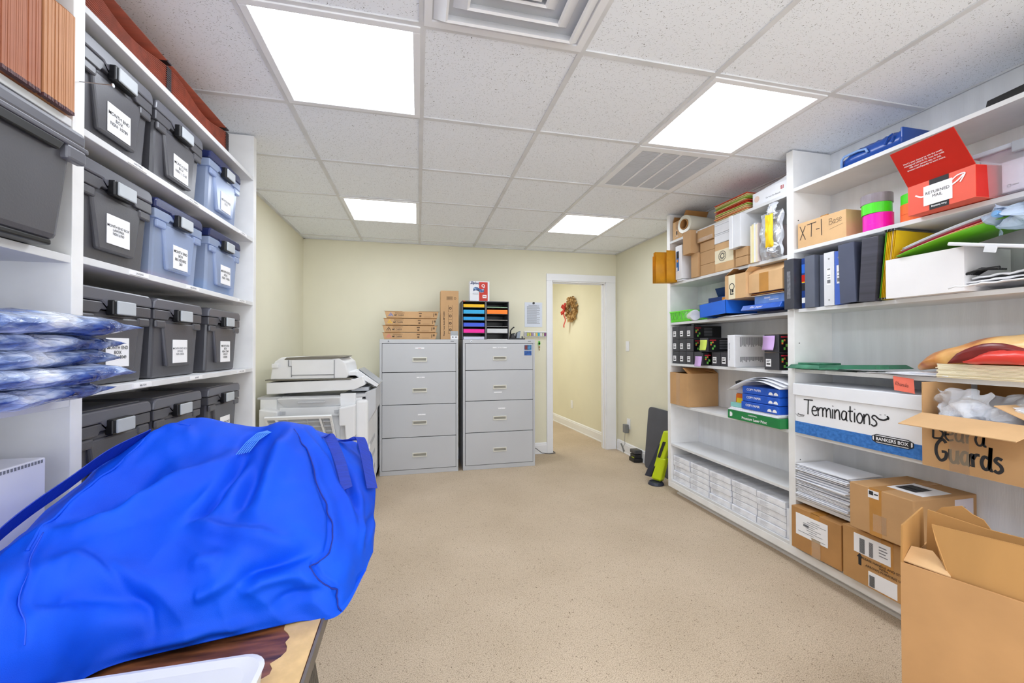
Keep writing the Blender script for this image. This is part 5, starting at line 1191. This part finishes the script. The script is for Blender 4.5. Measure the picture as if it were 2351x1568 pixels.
G().box(.2035, .2065, .022, .03, 1.06, 1.14).box(.2035, .50, .022, .03, 1.0715, 1.0745).box(.4985, .5015, .022, .03, 1.045, 1.185).box(.185, .206, .022, .03, 1.138, 1.141).box(.183, .186, .022, .03, 1.14, 1.185).ob('door_seam', ink_g, t)
G().box(.075, .12, .01, .035, 1.13, 1.16).ob('feeder_latch', prn_w, t, bev=.004)
bx(.59, .66, .08, .45, 1.06, 1.09).ob('feeder_stop', prn_w, t, bev=.004)
# control panel
G().prism([(.61, .10, 1.075), (.80, .10, .965), (.815, .10, .985), (.655, .10, 1.105)], (0, .36, 0)).ob('control_panel', prn_w, t, bev=.004)
G().prism([(.662, .12, 1.107), (.812, .12, .990), (.8135, .12, .992), (.6635, .12, 1.109)], (0, .32, 0)).ob('touch_screen', P('dull_screen', (170, 174, 178), .25), t)
G().box(.61, .74, .1, .5, .935, .965).ob('panel_arm', prn_g, t, bev=.006)
G().prism([(.72, .03, .93), (.80, .03, .96), (.80, .03, .80), (.745, .03, .70)], (0, .4, 0)).ob('inner_tray', prn_g, t, bev=.004)
# bypass tray folded (upper) and duplex tray (lower)
G().hexa([(.15, .02, .84), (.55, .02, .84), (.55, .06, .84), (.15, .06, .84)], [(.12, -.03, .905), (.55, -.03, .905), (.54, .06, .915), (.13, .06, .915)]).ob('upper_flap', prn_w, t, bev=.006)
bx(.26, .45, -.030, -.018, .870, .885).ob('flap_grip', prn_g, t, bev=.003)
bx(.13, .55, .005, .03, .765, .835).ob('recess_band', prn_w, t, bev=.003)
G().box(.145, .172, .0, .006, .785, .81).box(.505, .535, .0, .006, .785, .81).ob('rivet_plate', prn_g, t)
tr = G().hexa([(.10, -.16, .780), (.505, -.16, .780), (.505, -.165, .795), (.10, -.165, .795)], [(.12, -.155, .787), (.50, -.155, .787), (.50, -.16, .80), (.12, -.16, .80)]).ob('tray_lip', prn_w, t)
tl = Vector((.09, -.17, .752)); 
def tp(u, v, o=0): return Vector((.09+u*.43+(v*.05 if u < .5 else v*.02), -.17+v*.15+o*.0, .80-v*.28+o))
G().hexa([tp(0, 0), tp(1, 0), tp(1, 1), tp(0, 1)], [tp(0, 0)+Vector((0, .014, .004)), tp(1, 0)+Vector((0, .014, .004)), tp(1, 1)+Vector((0, .014, .004)), tp(0, 1)+Vector((0, .014, .004))]).ob('paper_tray', P('tray_grey_plastic', (172, 174, 178), .5, .03), t)
g = G(); off = Vector((0, -.014, -.006))
def bar(a, b, wd):
    a, b = Vector(a), Vector(b); e = (b-a).normalized(); n_ = Vector((0, -.88, -.47)); s_v = e.cross(n_).normalized()*wd/2
    g.hexa([a-s_v, a+s_v, b+s_v, b-s_v], [a-s_v+n_*.016, a+s_v+n_*.016, b+s_v+n_*.016, b-s_v+n_*.016])
for v in (.14, .28, .42, .56, .72): bar(tp(.0, v), tp(1, v), .003)
for u in (.32, .62, .86): bar(tp(u, .02), tp(u, .8), .003)
g.ob('tray_rib', prn_g, t)
g = G(); bar(tp(.0, .02), tp(1, .02), .02); bar(tp(.015, 0), tp(.015, 1), .014); bar(tp(.985, 0), tp(.985, 1), .014); bar(tp(.16, .05), tp(.24, .8), .014); bar(tp(.82, .05), tp(.86, .8), .014); g.ob('tray_edge', prn_w, t)
G().prism([(.55, -.07, .83), (.66, -.07, .85), (.66, -.07, .62), (.625, -.07, .55), (.60, -.07, .55), (.59, -.07, .70), (.55, -.07, .70)], (0, .09, 0)).ob('side_bracket', prn_w, t, bev=.008)
G().prism([(.02, -.07, .84), (.14, -.07, .82), (.14, -.07, .74), (.09, -.07, .70), (.10, -.07, .53), (.075, -.07, .53), (.02, -.07, .70)], (0, .09, 0)).ob('side_bracket', prn_w, t, bev=.008)

# ------------------------------------------------------------------ right wall items
t = thing('light_switch', 'white light switch plate on the right wall near the doorway', 'switch', (XR-.001, 4.46, 1.222), RR)
bx(0, .075, -.006, 0, 0, .122).ob('plate', white_trim, t, bev=.003); bx(.027, .048, -.010, -.005, .03, .092).ob('rocker', white_trim, t, bev=.002)
t = thing('wall_outlet', 'white outlet low on the right wall with a charger plugged in', 'outlet', (XR-.001, 4.44, .305), RR)
bx(0, .075, -.006, 0, 0, .122).ob('plate', white_trim, t, bev=.003); G().box(.025, .05, -.009, -.005, .07, .1).box(.025, .05, -.009, -.005, .022, .052).ob('socket', white_trim, t, bev=.002)
t = thing('charger_adapter', 'grey plug in charger hanging from the outlet with a thin cord', 'charger', (XR-.012, 4.45, .26), RR)
bx(0, .065, -.045, 0, 0, .10).ob('housing', P('mid_grey_plastic', (120, 122, 124), .45, .03), t, bev=.004)
G().tube([(.03, -.03, .002), (.026, -.03, -.05), (.02, -.028, -.1), (.028, -.03, -.13), (.012, -.04, -.16), (.004, -.05, -.18), (.03, -.06, -.20), (.05, -.06, -.235)], .0028, 6).ob('cord', P('grey_cord', (130, 130, 128), .5), t, smooth=True)
G().cyl((-.03, -.05, -.14), (.045, -.05, -.215), .009, n=10).ob('plug', P('grey_plug', (110, 110, 108), .5), t)
t = thing('tool_battery', 'black power tool battery in its charger on the carpet by the baseboard', 'battery', (2.315, 4.20, 0), RR)
G().prism([(0, 0, .0), (.11, 0, 0), (.13, .05, 0), (.13, .1, 0), (0, .1, 0)], (0, 0, .045)).ob('charger_base', bin_blk, t, bev=.006)
G().box(.01, .115, .01, .095, .045, .085).ob('battery', blackm, t, bev=.006); G().box(.005, .12, .005, .1, .092, .135).ob('battery_top', P('charcoal_plastic', (70, 70, 74), .4), t, bev=.012)
G().box(.06, .11, -.001, .004, .052, .058).ob('green_mark', P('yellow_green_mark', (190, 210, 50), .5), t)
# folded table leaning
o = G()
pts = []; W1, H1, R1 = .60, .64, .05
for cx_, cz_, a0 in ((W1-R1, R1, -90), (W1-R1, H1-R1, 0), (R1, H1-R1, 90), (R1, R1, 180)):
    for q in range(6):
        a = math.radians(a0+q*18); pts.append((cx_+R1*math.cos(a), 0, cz_+R1*math.sin(a)))
o.prism(pts, (0, .022, 0)); t = thing('folding_table', 'dark slate folding table top leaning against the right wall', 'table', (2.345, 3.935, 0.004), RR)
ob = o.ob('top', P('slate_laminate', (72, 76, 90), .4, .06), t, bev=.003); t.rotation_euler = (-.09, 0, RR)
# leaf blower nozzle, lime
t = thing('leaf_blower', 'lime green cordless vacuum tool leaning beside the shelves', 'tool', (2.165, 3.44, 0), 0)
lg_ = P('lime_yellow_plastic', (200, 220, 20), .35, .04)
def L3(a): return Vector(a)
top = Vector((.09, -.10, .50)); bot = Vector((.0, .02, .06))
ax_ = (top-bot).normalized(); sd = Vector((.45, -.9, 0)).normalized(); nr = ax_.cross(sd).normalized()
def sec(p, a, b): return [p+sd*a-nr*b, p+sd*a+nr*b, p-sd*a+nr*b, p-sd*a-nr*b]
G().hexa(sec(bot+ax_*.10+sd*.01, .042, .03), sec(top, .05, .03)).ob('body', lg_, t, bev=.012)
G().hexa(sec(bot+sd*.045-ax_*.02, .050, .036), sec(bot+sd*.03+ax_*.20, .040, .032)).ob('handle', lg_, t, bev=.012)
G().hexa(sec(bot-sd*.045-ax_*.01, .035, .034), sec(bot-sd*.032+ax_*.34, .018, .028)).ob('nozzle', navy_v, t, bev=.010)
G().cyl((-.01, -.03, .002), (-.01, -.03, .028), .075, .06, n=28).ob('nozzle_foot', navy_v, t, bev=.006)
G().hexa(sec(bot+sd*.055-ax_*.028, .036, .026), sec(bot+sd*.055-ax_*.018, .036, .026)).ob('foot', P('dark_olive_plastic', (150, 165, 20), .5), t)
G().hexa(sec(bot+ax_*.20-nr*.028, .014, .006), sec(bot+ax_*.36-nr*.028, .014, .006)).ob('logo_panel', ink, t)
# thin cable by the door
o = G().tube([(1.24, 4.67, .02), (1.30, 4.66, .09), (1.36, 4.655, .075), (1.43, 4.65, .02), (1.52, 4.645, .006), (1.60, 4.66, .006), (1.605, 4.70, .008), (1.59, 4.75, .01)], .004, 6).ob('power_cord', P('grey_cable', (96, 98, 102), .5), smooth=True); tag(o, 'thin grey cable running along the baseboard into the doorway', 'cable')
# hall: wreath, outlet, thermostat
hang = math.atan2(hd.y, hd.x)
t = thing('wreath', 'tan burlap wreath with a red ribbon on the hallway wall', 'wreath', (ha+hd*1.13+hn*.045+Vector((0, 0, 1.86)))[:], hang+PI)
g = G(); r_ = random.Random(5)
for i in range(130):
    a = 2*PI*i/130*5; rr_ = .13+r_.uniform(-.035, .035); c = Vector((math.cos(a)*rr_, r_.uniform(-.03, .03), math.sin(a)*rr_*1.12)); s_ = .032
    u_ = Vector((r_.uniform(-1, 1), r_.uniform(-1, 1), r_.uniform(-1, 1))).normalized(); v_ = u_.orthogonal().normalized(); w_v = u_.cross(v_)
    V = [[c+u_*s_*(x-.5)*1.5+v_*s_*(y-.5)*1.4+w_v*.014*math.sin(x*5+y*3) for y in (0, .5, 1)] for x in (0, .5, 1)]
    g.grid(V)
g.ob('burlap_ring', wreath_m, t, solid=.002, norm=False)
G().tube([(math.cos(a)*.13, 0, math.sin(a)*.145) for a in [2*PI*i/24 for i in range(25)]], .026, 8).ob('hoop', wreath_m, t, smooth=True)
rb = P('red_ribbon', (206, 60, 50), .4, .1, 20.)
g = G()
for pts_ in ([(-.13, -.04, .0), (-.18, -.07, .05), (-.13, -.08, .07), (-.11, -.05, .01)], [(-.13, -.04, .0), (-.20, -.07, -.04), (-.16, -.08, -.07), (-.11, -.05, -.01)], [(-.11, -.05, .0), (-.06, -.08, .06), (-.05, -.07, .09), (-.10, -.05, .03)]): g.tube(pts_, .016, 6)
g.grid([[(-.12-.012*math.sin(u*8)+v*.045-.02, -.05-.01*math.sin(u*9), -.02-u*.26) for v in (0, 1)] for u in [i/12 for i in range(13)]])
g.ob('ribbon', rb, t, solid=.002, norm=False)
o = G().box(0, .075, -.006, 0, 0, .122).box(.027, .048, -.010, -.005, .03, .092).ob('wall_outlet', white_trim, bev=.002); tag(o, 'white outlet plate low on the hallway wall', 'outlet'); o.location = (ha+hd*1.22+hn*.001+Vector((0, 0, .32)))[:]; o.rotation_euler = (0, 0, hang+PI)
o = G().box(0, .09, -.03, 0, 0, .10).ob('thermostat', white_trim, bev=.004); tag(o, 'small white thermostat box on the hallway wall', 'thermostat'); o.location = (ha+hd*2.05+hn*.001+Vector((0, 0, 1.46)))[:]; o.rotation_euler = (0, 0, hang+PI)

# ------------------------------------------------------------------ foreground open carton
z = .66
A = Vector((1.356, .903, 0)); Bv = Vector((1.428, .692, 0))
e1 = (Bv-A).normalized(); ang = math.atan2(e1.y, e1.x)
t = thing('cardboard_box', 'tall open brown carton standing in the right foreground with torn flaps', 'box', A[:], ang)
W_, D_, th = .62, .32, .005
g = G(); g.box(0, W_, 0, th, 0, z).box(0, W_, D_-th, D_, 0, z).box(0, th, th, D_-th, 0, z).box(W_-th, W_, th, D_-th, 0, z).box(th, W_-th, th, D_-th, 0, th); g.ob('body', P('carton_brown', (196, 150, 102), .75, .07, 5., .15, 40., spec=.25), t)
ci = P('carton_inside', (184, 138, 84), .8, .06, 5., .3, 60., st=(1, 1, .1), spec=.2)
# far short flap (left) standing up
G().prism([(0, .0, z), (0, D_*.62, z), (0, D_*.60, z+.118), (0, .005, z+.105)], (.004, 0, 0)).ob('flap', ci, t)
# narrow folded-in flap piece
G().prism([(.004, .01, z+.002), (.10, .004, z+.001), (.085, .06, z-.006), (.05, .075, z+.03), (.006, .07, z+.028)], (0, .0, .003)).ob('folded_flap', card_l, t)
# inner upright flap with slanted torn left edge
G().prism([(.10, .012, z-.02), (W_-.01, .012, z-.02), (W_-.01, .050, z+.13), (.30, .046, z+.125), (.055, .044, z+.118), (.065, .032, z+.08), (.075, .026, z+.04)], (0, .004, 0)).ob('flap', ci, t)
# second upright flap
G().prism([(.02, .14, z-.05), (W_-.01, .14, z-.05), (W_-.01, .15, z+.11), (.14, .15, z+.112), (.022, .155, z+.125)], (0, .004, 0)).ob('flap', ci, t)
# torn ragged piece behind
r_ = random.Random(3); tp_ = [(.02, .20, z-.05), (.34, .20, z-.05)]
for q in range(16):
    u = 1-q/15; tp_.append((.02+u*.32, .205, z+.105+.035*math.sin(u*9)+r_.uniform(-.010, .010)))
G().prism(tp_, (0, .004, 0)).ob('torn_flap', ci, t)
tp_ = [(.20, .215, z+.02), (.32, .215, z+.0)]
for q in range(9):
    u = 1-q/8; tp_.append((.20+u*.12, .222, z+.135+r_.uniform(-.006, .006)))
G().prism(tp_, (0, .004, 0)).ob('torn_flap', card_l, t)

# ------------------------------------------------------------------ desk
t = thing('desk', 'old desk with dark stained woodgrain top, its laminate peeled at the corner', 'desk', (-.19, .93, 0), 0)
o = G(); 
e = Vector((.012, -1, 0)).normalized()
pl = [(0, 0), (.010, -.75), (-.665, -.75), (-.665, 0)]
G().prism([(a, b, .722) for a, b in pl], (0, 0, .016)).ob('top', wood_m, t, bev=.002)
# peeled area: bare board along the right edge with a ragged left outline
r_ = random.Random(11); rag = []
for q in range(40):
    y = -.0-q*.0125; rag.append((-.052-.010*math.sin(q*.5)-.006*math.sin(q*1.7)+r_.uniform(-.004, .004), y))
G().prism([(a, b, .738) for a, b in [(-.001, 0)]+rag+[(.006, rag[-1][1])]], (0, 0, .0012)).ob('bare_board', P('bare_particle_board', (222, 186, 130), .7, .06, 40., .2, 200.), t)
G().prism([(a, b, .712) for a, b in [(.001, .002), (.006, .002), (.016, -.752), (.010, -.752)]], (0, 0, .0265)).ob('edge_strip', P('grey_edge', (104, 96, 88), .45, .1, 30.), t)
blk = P('black_textured_cover', (22, 23, 26), .3, .1, 60., 1., 90.)
for (lx, ly) in ((-.012, -.06), (-.62, -.06), (-.62, -.7), (-.0, -.7)):
    G().hexa([(lx-.06, ly-.05, 0), (lx+.10, ly-.05, 0), (lx+.10, ly+.02, 0), (lx-.06, ly+.02, 0)], [(lx-.05, ly-.06, .712), (lx+.0, ly-.06, .712), (lx+.0, ly-.0, .712), (lx-.05, ly-.0, .712)]).ob('leg', blk, t, bev=.004)
G().box(-.6, -.03, -.10, -.08, .55, .712).ob('apron', blackm, t)
# white tray on the desk
t = thing('plastic_tray', 'white plastic tray with rounded corners lying on the desk edge', 'tray', (-.235, .735, .7395), 0)
pts = []; 
def rr(x0, x1, y0, y1, r, zz):
    o = []
    for cx_, cy_, a0 in ((x1-r, y0+r, -90), (x1-r, y1-r, 0), (x0+r, y1-r, 90), (x0+r, y0+r, 180)):
        for q in range(7):
            a = math.radians(a0+q*15); o.append((cx_+r*math.cos(a), cy_+r*math.sin(a), zz))
    return o
g = G(); g.grid([rr(-.46, -.006, -.34, -.006, .03, 0), rr(-.462, -.004, -.342, -.004, .032, .01), rr(-.466, -.0, -.346, .0, .036, .044), rr(-.468, .003, -.348, .003, .038, .050), rr(-.462, -.004, -.342, -.004, .034, .0515), rr(-.45, -.02, -.33, -.02, .03, .049)], closed=True)
g.bm.verts.ensure_lookup_table()
nv = 28; g.bm.faces.new([g.bm.verts[-nv+i] for i in range(nv)]); g.bm.faces.new([g.bm.verts[i] for i in range(nv)][::-1])
g.ob('shell', P('white_lid_plastic', (206, 208, 216), .3, .01), t, smooth=False)

# ------------------------------------------------------------------ blue duffel bag
BC = [
[(-0.575,0.560,0.775),(-0.585,0.560,0.815),(-0.615,0.575,0.835),(-0.665,0.620,0.845)],
[(-0.572,0.620,0.790),(-0.589,0.630,0.847),(-0.622,0.660,0.875),(-0.679,0.720,0.878)],
[(-0.555,0.700,0.775),(-0.563,0.710,0.849),(-0.595,0.750,0.900),(-0.675,0.850,0.928)],
[(-0.532,0.750,0.762),(-0.550,0.770,0.861),(-0.612,0.860,0.908),(-0.709,1.000,0.963)],
[(-0.505,0.820,0.748),(-0.524,0.840,0.856),(-0.596,0.960,0.939),(-0.694,1.130,1.028)],
[(-0.407,0.840,0.750),(-0.436,0.870,0.858),(-0.502,1.000,0.959),(-0.589,1.220,1.085)],
[(-0.318,0.860,0.747),(-0.330,0.880,0.863),(-0.371,1.000,0.957),(-0.425,1.200,1.059)],
[(-0.234,0.880,0.743),(-0.231,0.900,0.850),(-0.263,1.020,0.951),(-0.318,1.170,1.074)],
[(-0.157,0.900,0.734),(-0.147,0.940,0.819),(-0.171,1.060,0.898),(-0.244,1.230,1.020)],
[(-0.118,1.000,0.765),(-0.106,1.080,0.797),(-0.113,1.180,0.901),(-0.179,1.320,0.979)]]
BK = [(-.5, .3), (-.5, .35), (-.55, .45), (-.45, .6), (-.35, .8), (-.25, 1), (-.2, 1), (-.15, 1), (.0, 1), (.1, .8)]
FOLD = {  # name: (amplitude, width, points)
'piping':(.007,.010,[(-0.662,0.880,0.932),(-0.682,0.929,0.941),(-0.689,0.978,0.954),(-0.682,1.048,0.985),(-0.659,1.101,1.014),(-0.641,1.179,1.060),(-0.622,1.206,1.077),(-0.573,1.199,1.073),(-0.542,1.154,1.047)]),
'ridgeb':(.020,.024,[(-0.431,1.119,1.020),(-0.476,1.072,1.000),(-0.530,1.036,0.981),(-0.560,1.005,0.963),(-0.583,0.972,0.944),(-0.629,0.942,0.937),(-0.680,0.937,0.942)]),
'pocket':(-.018,.034,[(-0.570,1.136,1.038),(-0.597,1.071,1.000),(-0.623,1.007,0.965),(-0.660,0.964,0.948)]),
'pocket2':(-.010,.012,[(-0.602,1.041,0.983),(-0.561,1.050,0.989),(-0.537,1.069,1.001)]),
'valc':(-.026,.015,[(-0.409,1.117,1.018),(-0.427,1.056,0.990),(-0.437,1.001,0.960),(-0.454,0.961,0.934)]),
'valc2':(-.016,.018,[(-0.367,1.093,1.009),(-0.370,1.017,0.967),(-0.371,0.961,0.934)]),
'ridged':(.016,.016,[(-0.460,0.961,0.933),(-0.392,0.933,0.916),(-0.327,0.919,0.901),(-0.250,0.918,0.879)]),
'ridgek':(.014,.014,[(-0.428,1.108,1.015),(-0.436,1.037,0.980),(-0.458,0.985,0.949)]),
'ridgetop':(.014,.022,[(-0.315,1.162,1.073),(-0.331,1.099,1.021),(-0.335,1.020,0.967),(-0.329,0.959,0.928)]),
'valf':(-.016,.018,[(-0.334,0.865,0.830),(-0.307,0.877,0.851),(-0.260,0.896,0.861),(-0.190,0.941,0.861)]),
'ridgef':(.010,.014,[(-0.333,0.863,0.818),(-0.295,0.873,0.833),(-0.234,0.888,0.830),(-0.166,0.903,0.790)]),
'valg':(-.008,.012,[(-0.280,0.871,0.780),(-0.235,0.882,0.791),(-0.190,0.893,0.792)]),
'valh':(-.012,.022,[(-0.589,0.793,0.893),(-0.554,0.831,0.878),(-0.494,0.848,0.846),(-0.441,0.847,0.815)]),
'ridgeh':(.010,.022,[(-0.625,0.830,0.916),(-0.596,0.873,0.906),(-0.518,0.868,0.875),(-0.426,0.855,0.831)]),
'diag':(-.005,.007,[(-0.592,0.903,0.914),(-0.515,0.863,0.870),(-0.463,0.844,0.819),(-0.448,0.839,0.770)]),
'pk':(.008,.014,[(-0.423,0.886,0.874),(-0.390,0.888,0.877),(-0.367,0.889,0.878)]),
'pk2':(.008,.012,[(-0.400,0.858,0.827),(-0.385,0.860,0.828),(-0.337,0.870,0.847)]),
'seam':(-.006,.006,[(-0.315,1.162,1.073),(-0.293,1.143,1.048),(-0.271,1.126,1.020),(-0.243,1.083,0.973),(-0.216,1.041,0.929),(-0.196,1.009,0.898),(-0.187,0.975,0.877),(-0.185,0.937,0.855),(-0.200,0.917,0.850),(-0.208,0.906,0.843),(-0.193,0.897,0.814),(-0.169,0.901,0.791),(-0.158,0.904,0.765),(-0.154,0.905,0.739)]),
'rr1':(.008,.012,[(-0.293,1.180,1.067),(-0.220,1.128,0.966),(-0.167,1.064,0.897),(-0.135,1.014,0.843)]),
'rv1':(-.014,.012,[(-0.222,1.203,0.991),(-0.180,1.161,0.943),(-0.159,1.099,0.905),(-0.130,1.052,0.854)]),
'rr2':(.010,.011,[(-0.159,1.126,0.915),(-0.136,1.069,0.872),(-0.124,1.008,0.811)]),
'rv2':(-.010,.012,[(-0.107,1.119,0.847),(-0.119,1.060,0.834),(-0.123,1.030,0.822)]),
'zipv':(-.014,.014,[(-0.426,1.129,1.025),(-0.420,1.180,1.049),(-0.406,1.195,1.060)]),
'seamL':(-.004,.006,[(-0.674,0.923,0.938),(-0.637,0.855,0.921),(-0.587,0.783,0.893),(-0.555,0.739,0.852)]),
'bot':(.008,.012,[(-0.512,0.816,0.757),(-0.447,0.838,0.764),(-0.369,0.852,0.766),(-0.293,0.867,0.757)])}
cols_ = []
for c, (bx_, by_) in zip(BC, BK):
    c = [Vector(p) for p in c]; q = c[3]; d_ = Vector((bx_, by_, 0))*.24
    c = c+[q+d_*.42+Vector((0, 0, -.012)), q+d_*.85+Vector((0, 0, -.06)), Vector((q.x+d_.x, q.y+d_.y, .85)), Vector((q.x+d_.x*.95, q.y+d_.y*.95, .748))]
    for p in c: p.x = max(p.x, -.862)
    cols_.append(c)
def cr4(p0, p1, p2, p3, t): return .5*(2*p1+(p2-p0)*t+(2*p0-5*p1+4*p2-p3)*t*t+(3*p1-p0-3*p2+p3)*t**3)
def itp(A, t):
    n = len(A)-1; i = min(int(t), n-1); f = t-i
    gg = lambda k: A[k] if 0 <= k <= n else (2*A[0]-A[1] if k < 0 else 2*A[n]-A[n-1])
    return cr4(gg(i-1), gg(i), gg(i+1), gg(i+2), f)
NU, NV = 230, 150
GRD = []
for i in range(NU+1):
    u = 9*i/NU; cc_ = [itp([c[k] for c in cols_], u) for k in range(8)]
    GRD.append([itp(cc_, 7*(j/NV)**1.35) for j in range(NV+1)])
SEG = []
for nm, (amp, wd, ps) in FOLD.items():
    ps = [Vector(p) for p in ps]; tot = len(ps)-1
    SEG.append((amp, wd, ps))
def dist_pl(p, ps):
    best = 1e9; bt = 0
    for k in range(len(ps)-1):
        a, b = ps[k], ps[k+1]; ab = b-a; t_ = max(0, min(1, (p-a).dot(ab)/ab.length_squared)); dd = (p-a-ab*t_).length
        if dd < best: best = dd; bt = (k+t_)/(len(ps)-1)
    return best, bt
NEW = []
for i in range(NU+1):
    row = []
    for j in range(NV+1):
        p = GRD[i][j]
        a = GRD[min(i+1, NU)][j]-GRD[max(i-1, 0)][j]; b = GRD[i][min(j+1, NV)]-GRD[i][max(j-1, 0)]
        n_ = a.cross(b)
        if n_.length < 1e-12: row.append(p); continue
        n_.normalize(); d_ = 0
        for amp, wd, ps in SEG:
            r0 = (p-ps[len(ps)//2])
            if r0.length > .36: continue
            dd, bt = dist_pl(p, ps)
            if dd < wd*3.2:
                d_ += 1.55*amp*math.exp(-(dd/wd)**2)*(min(1, .25+3*bt, .25+3*(1-bt)))
        q = Vector((p.x*7, p.y*7, p.z*7))
        d_ += -.004+.012*noise.noise(q*1.1)+.0075*(1-abs(noise.noise(Vector((p.x*13+p.z*6, p.y*9, p.z*9+4))))*2.6)*.6+.0035*noise.noise(q*3.1)
        if j < 6: d_ *= j/6
        row.append(p+n_*d_)
    NEW.append(row)
t = thing('duffel_bag', 'large slumped royal blue duffel bag lying on the desk', 'bag', (-.40, 1.0, .742), 0)
base = Vector((-.40, 1.0, .742))
g = G(); g.grid([[p-base for p in row] for row in NEW])
# close bottom and ends
g.bm.verts.ensure_lookup_table()
ob = g.ob('shell', fab, t, smooth=True, norm=False)
me = ob.data; bm2 = bmesh.new(); bm2.from_mesh(me); bmesh.ops.holes_fill(bm2, edges=[e_ for e_ in bm2.edges if e_.is_boundary], sides=0)
bmesh.ops.recalc_face_normals(bm2, faces=bm2.faces); bm2.to_mesh(me); bm2.free()
for p in me.polygons: p.use_smooth = len(p.vertices) == 4
def near_surface(ps, off=.003):
    o = []
    ps = [Vector(p) for p in ps]; fine = []
    for k in range(len(ps)-1):
        for q in range(6): fine.append(itp(ps, k+q/6))
    fine.append(ps[-1])
    for p in fine:
        best = None; bd = 1e9; bi = None
        for i in range(0, NU+1, 2):
            for j in range(0, NV+1, 2):
                dd = (NEW[i][j]-p).length_squared
                if dd < bd: bd = dd; bi = (i, j)
        i, j = bi
        for ii in range(max(0, i-1), min(NU, i+1)+1):
            for jj in range(max(0, j-1), min(NV, j+1)+1):
                dd = (NEW[ii][jj]-p).length_squared
                if dd < bd: bd = dd; bi = (ii, jj)
        o.append(NEW[bi[0]][bi[1]]-base)
    # smooth
    for _ in range(2): o = [o[0]]+[(o[k-1]+o[k]*2+o[k+1])/4 for k in range(1, len(o)-1)]+[o[-1]]
    return o
seam_m = P('dark_blue_seam', (8, 36, 140), .7, .05)
G().tube(near_surface(FOLD['seam'][2]), .0016, 6).ob('seam', seam_m, t, smooth=True)
G().tube(near_surface(FOLD['seamL'][2]), .0012, 6).ob('seam', P('mid_blue_seam', (20, 76, 214), .6), t, smooth=True)
G().tube(near_surface(FOLD['piping'][2][:-1]), .0030, 8).ob('piping', fab, t, smooth=True)
# strap down the left and two handles at the right
def strap(pts, wd, side, name='strap', m=web, th=.003):
    pts = [Vector(p) for p in pts]; g = G(); fine = []
    for k in range(len(pts)-1):
        for q in range(8): fine.append(itp(pts, k+q/8))
    fine.append(pts[-1]); R = []
    for k, p in enumerate(fine): s_v = Vector(side[min(len(side)-1, int(k/8))]).normalized()*wd/2; R.append([p-s_v-base, p+s_v-base])
    g.grid(R); return g.ob(name, m, t, solid=.0018, smooth=False, norm=False)
strap([(-.66, 1.20, 1.062), (-.695, 1.12, 1.035), (-.715, 1.04, .998), (-.735, .98, .967), (-.735, .92, .945), (-.72, .86, .925), (-.70, .78, .905), (-.66, .66, .90)], .042, [(.45, -.35, .8)])
strap([(-.262, 1.215, 1.030), (-.245, 1.225, 1.036), (-.225, 1.20, 1.012), (-.20, 1.155, .975), (-.175, 1.10, .925)], .026, [(1, .3, .3)], 'handle')
strap([(-.225, 1.29, 1.005), (-.19, 1.28, 1.010), (-.168, 1.285, 1.012), (-.145, 1.23, .965), (-.120, 1.15, .905)], .030, [(.8, .5, -.2)], 'handle')
g = G()
for k in range(6):
    o_ = .0055*k; g.tube([p-base for p in (Vector((-.430+o_, 1.112, 1.022+.001*k)), Vector((-.418+o_, 1.14, 1.045+.001*k)), Vector((-.402+o_, 1.165, 1.062)), Vector((-.382+o_, 1.185, 1.064)))], .0013, 6)
g.ob('zipper', P('pale_blue_zip_tape', (70, 140, 240), .5), t, smooth=True)
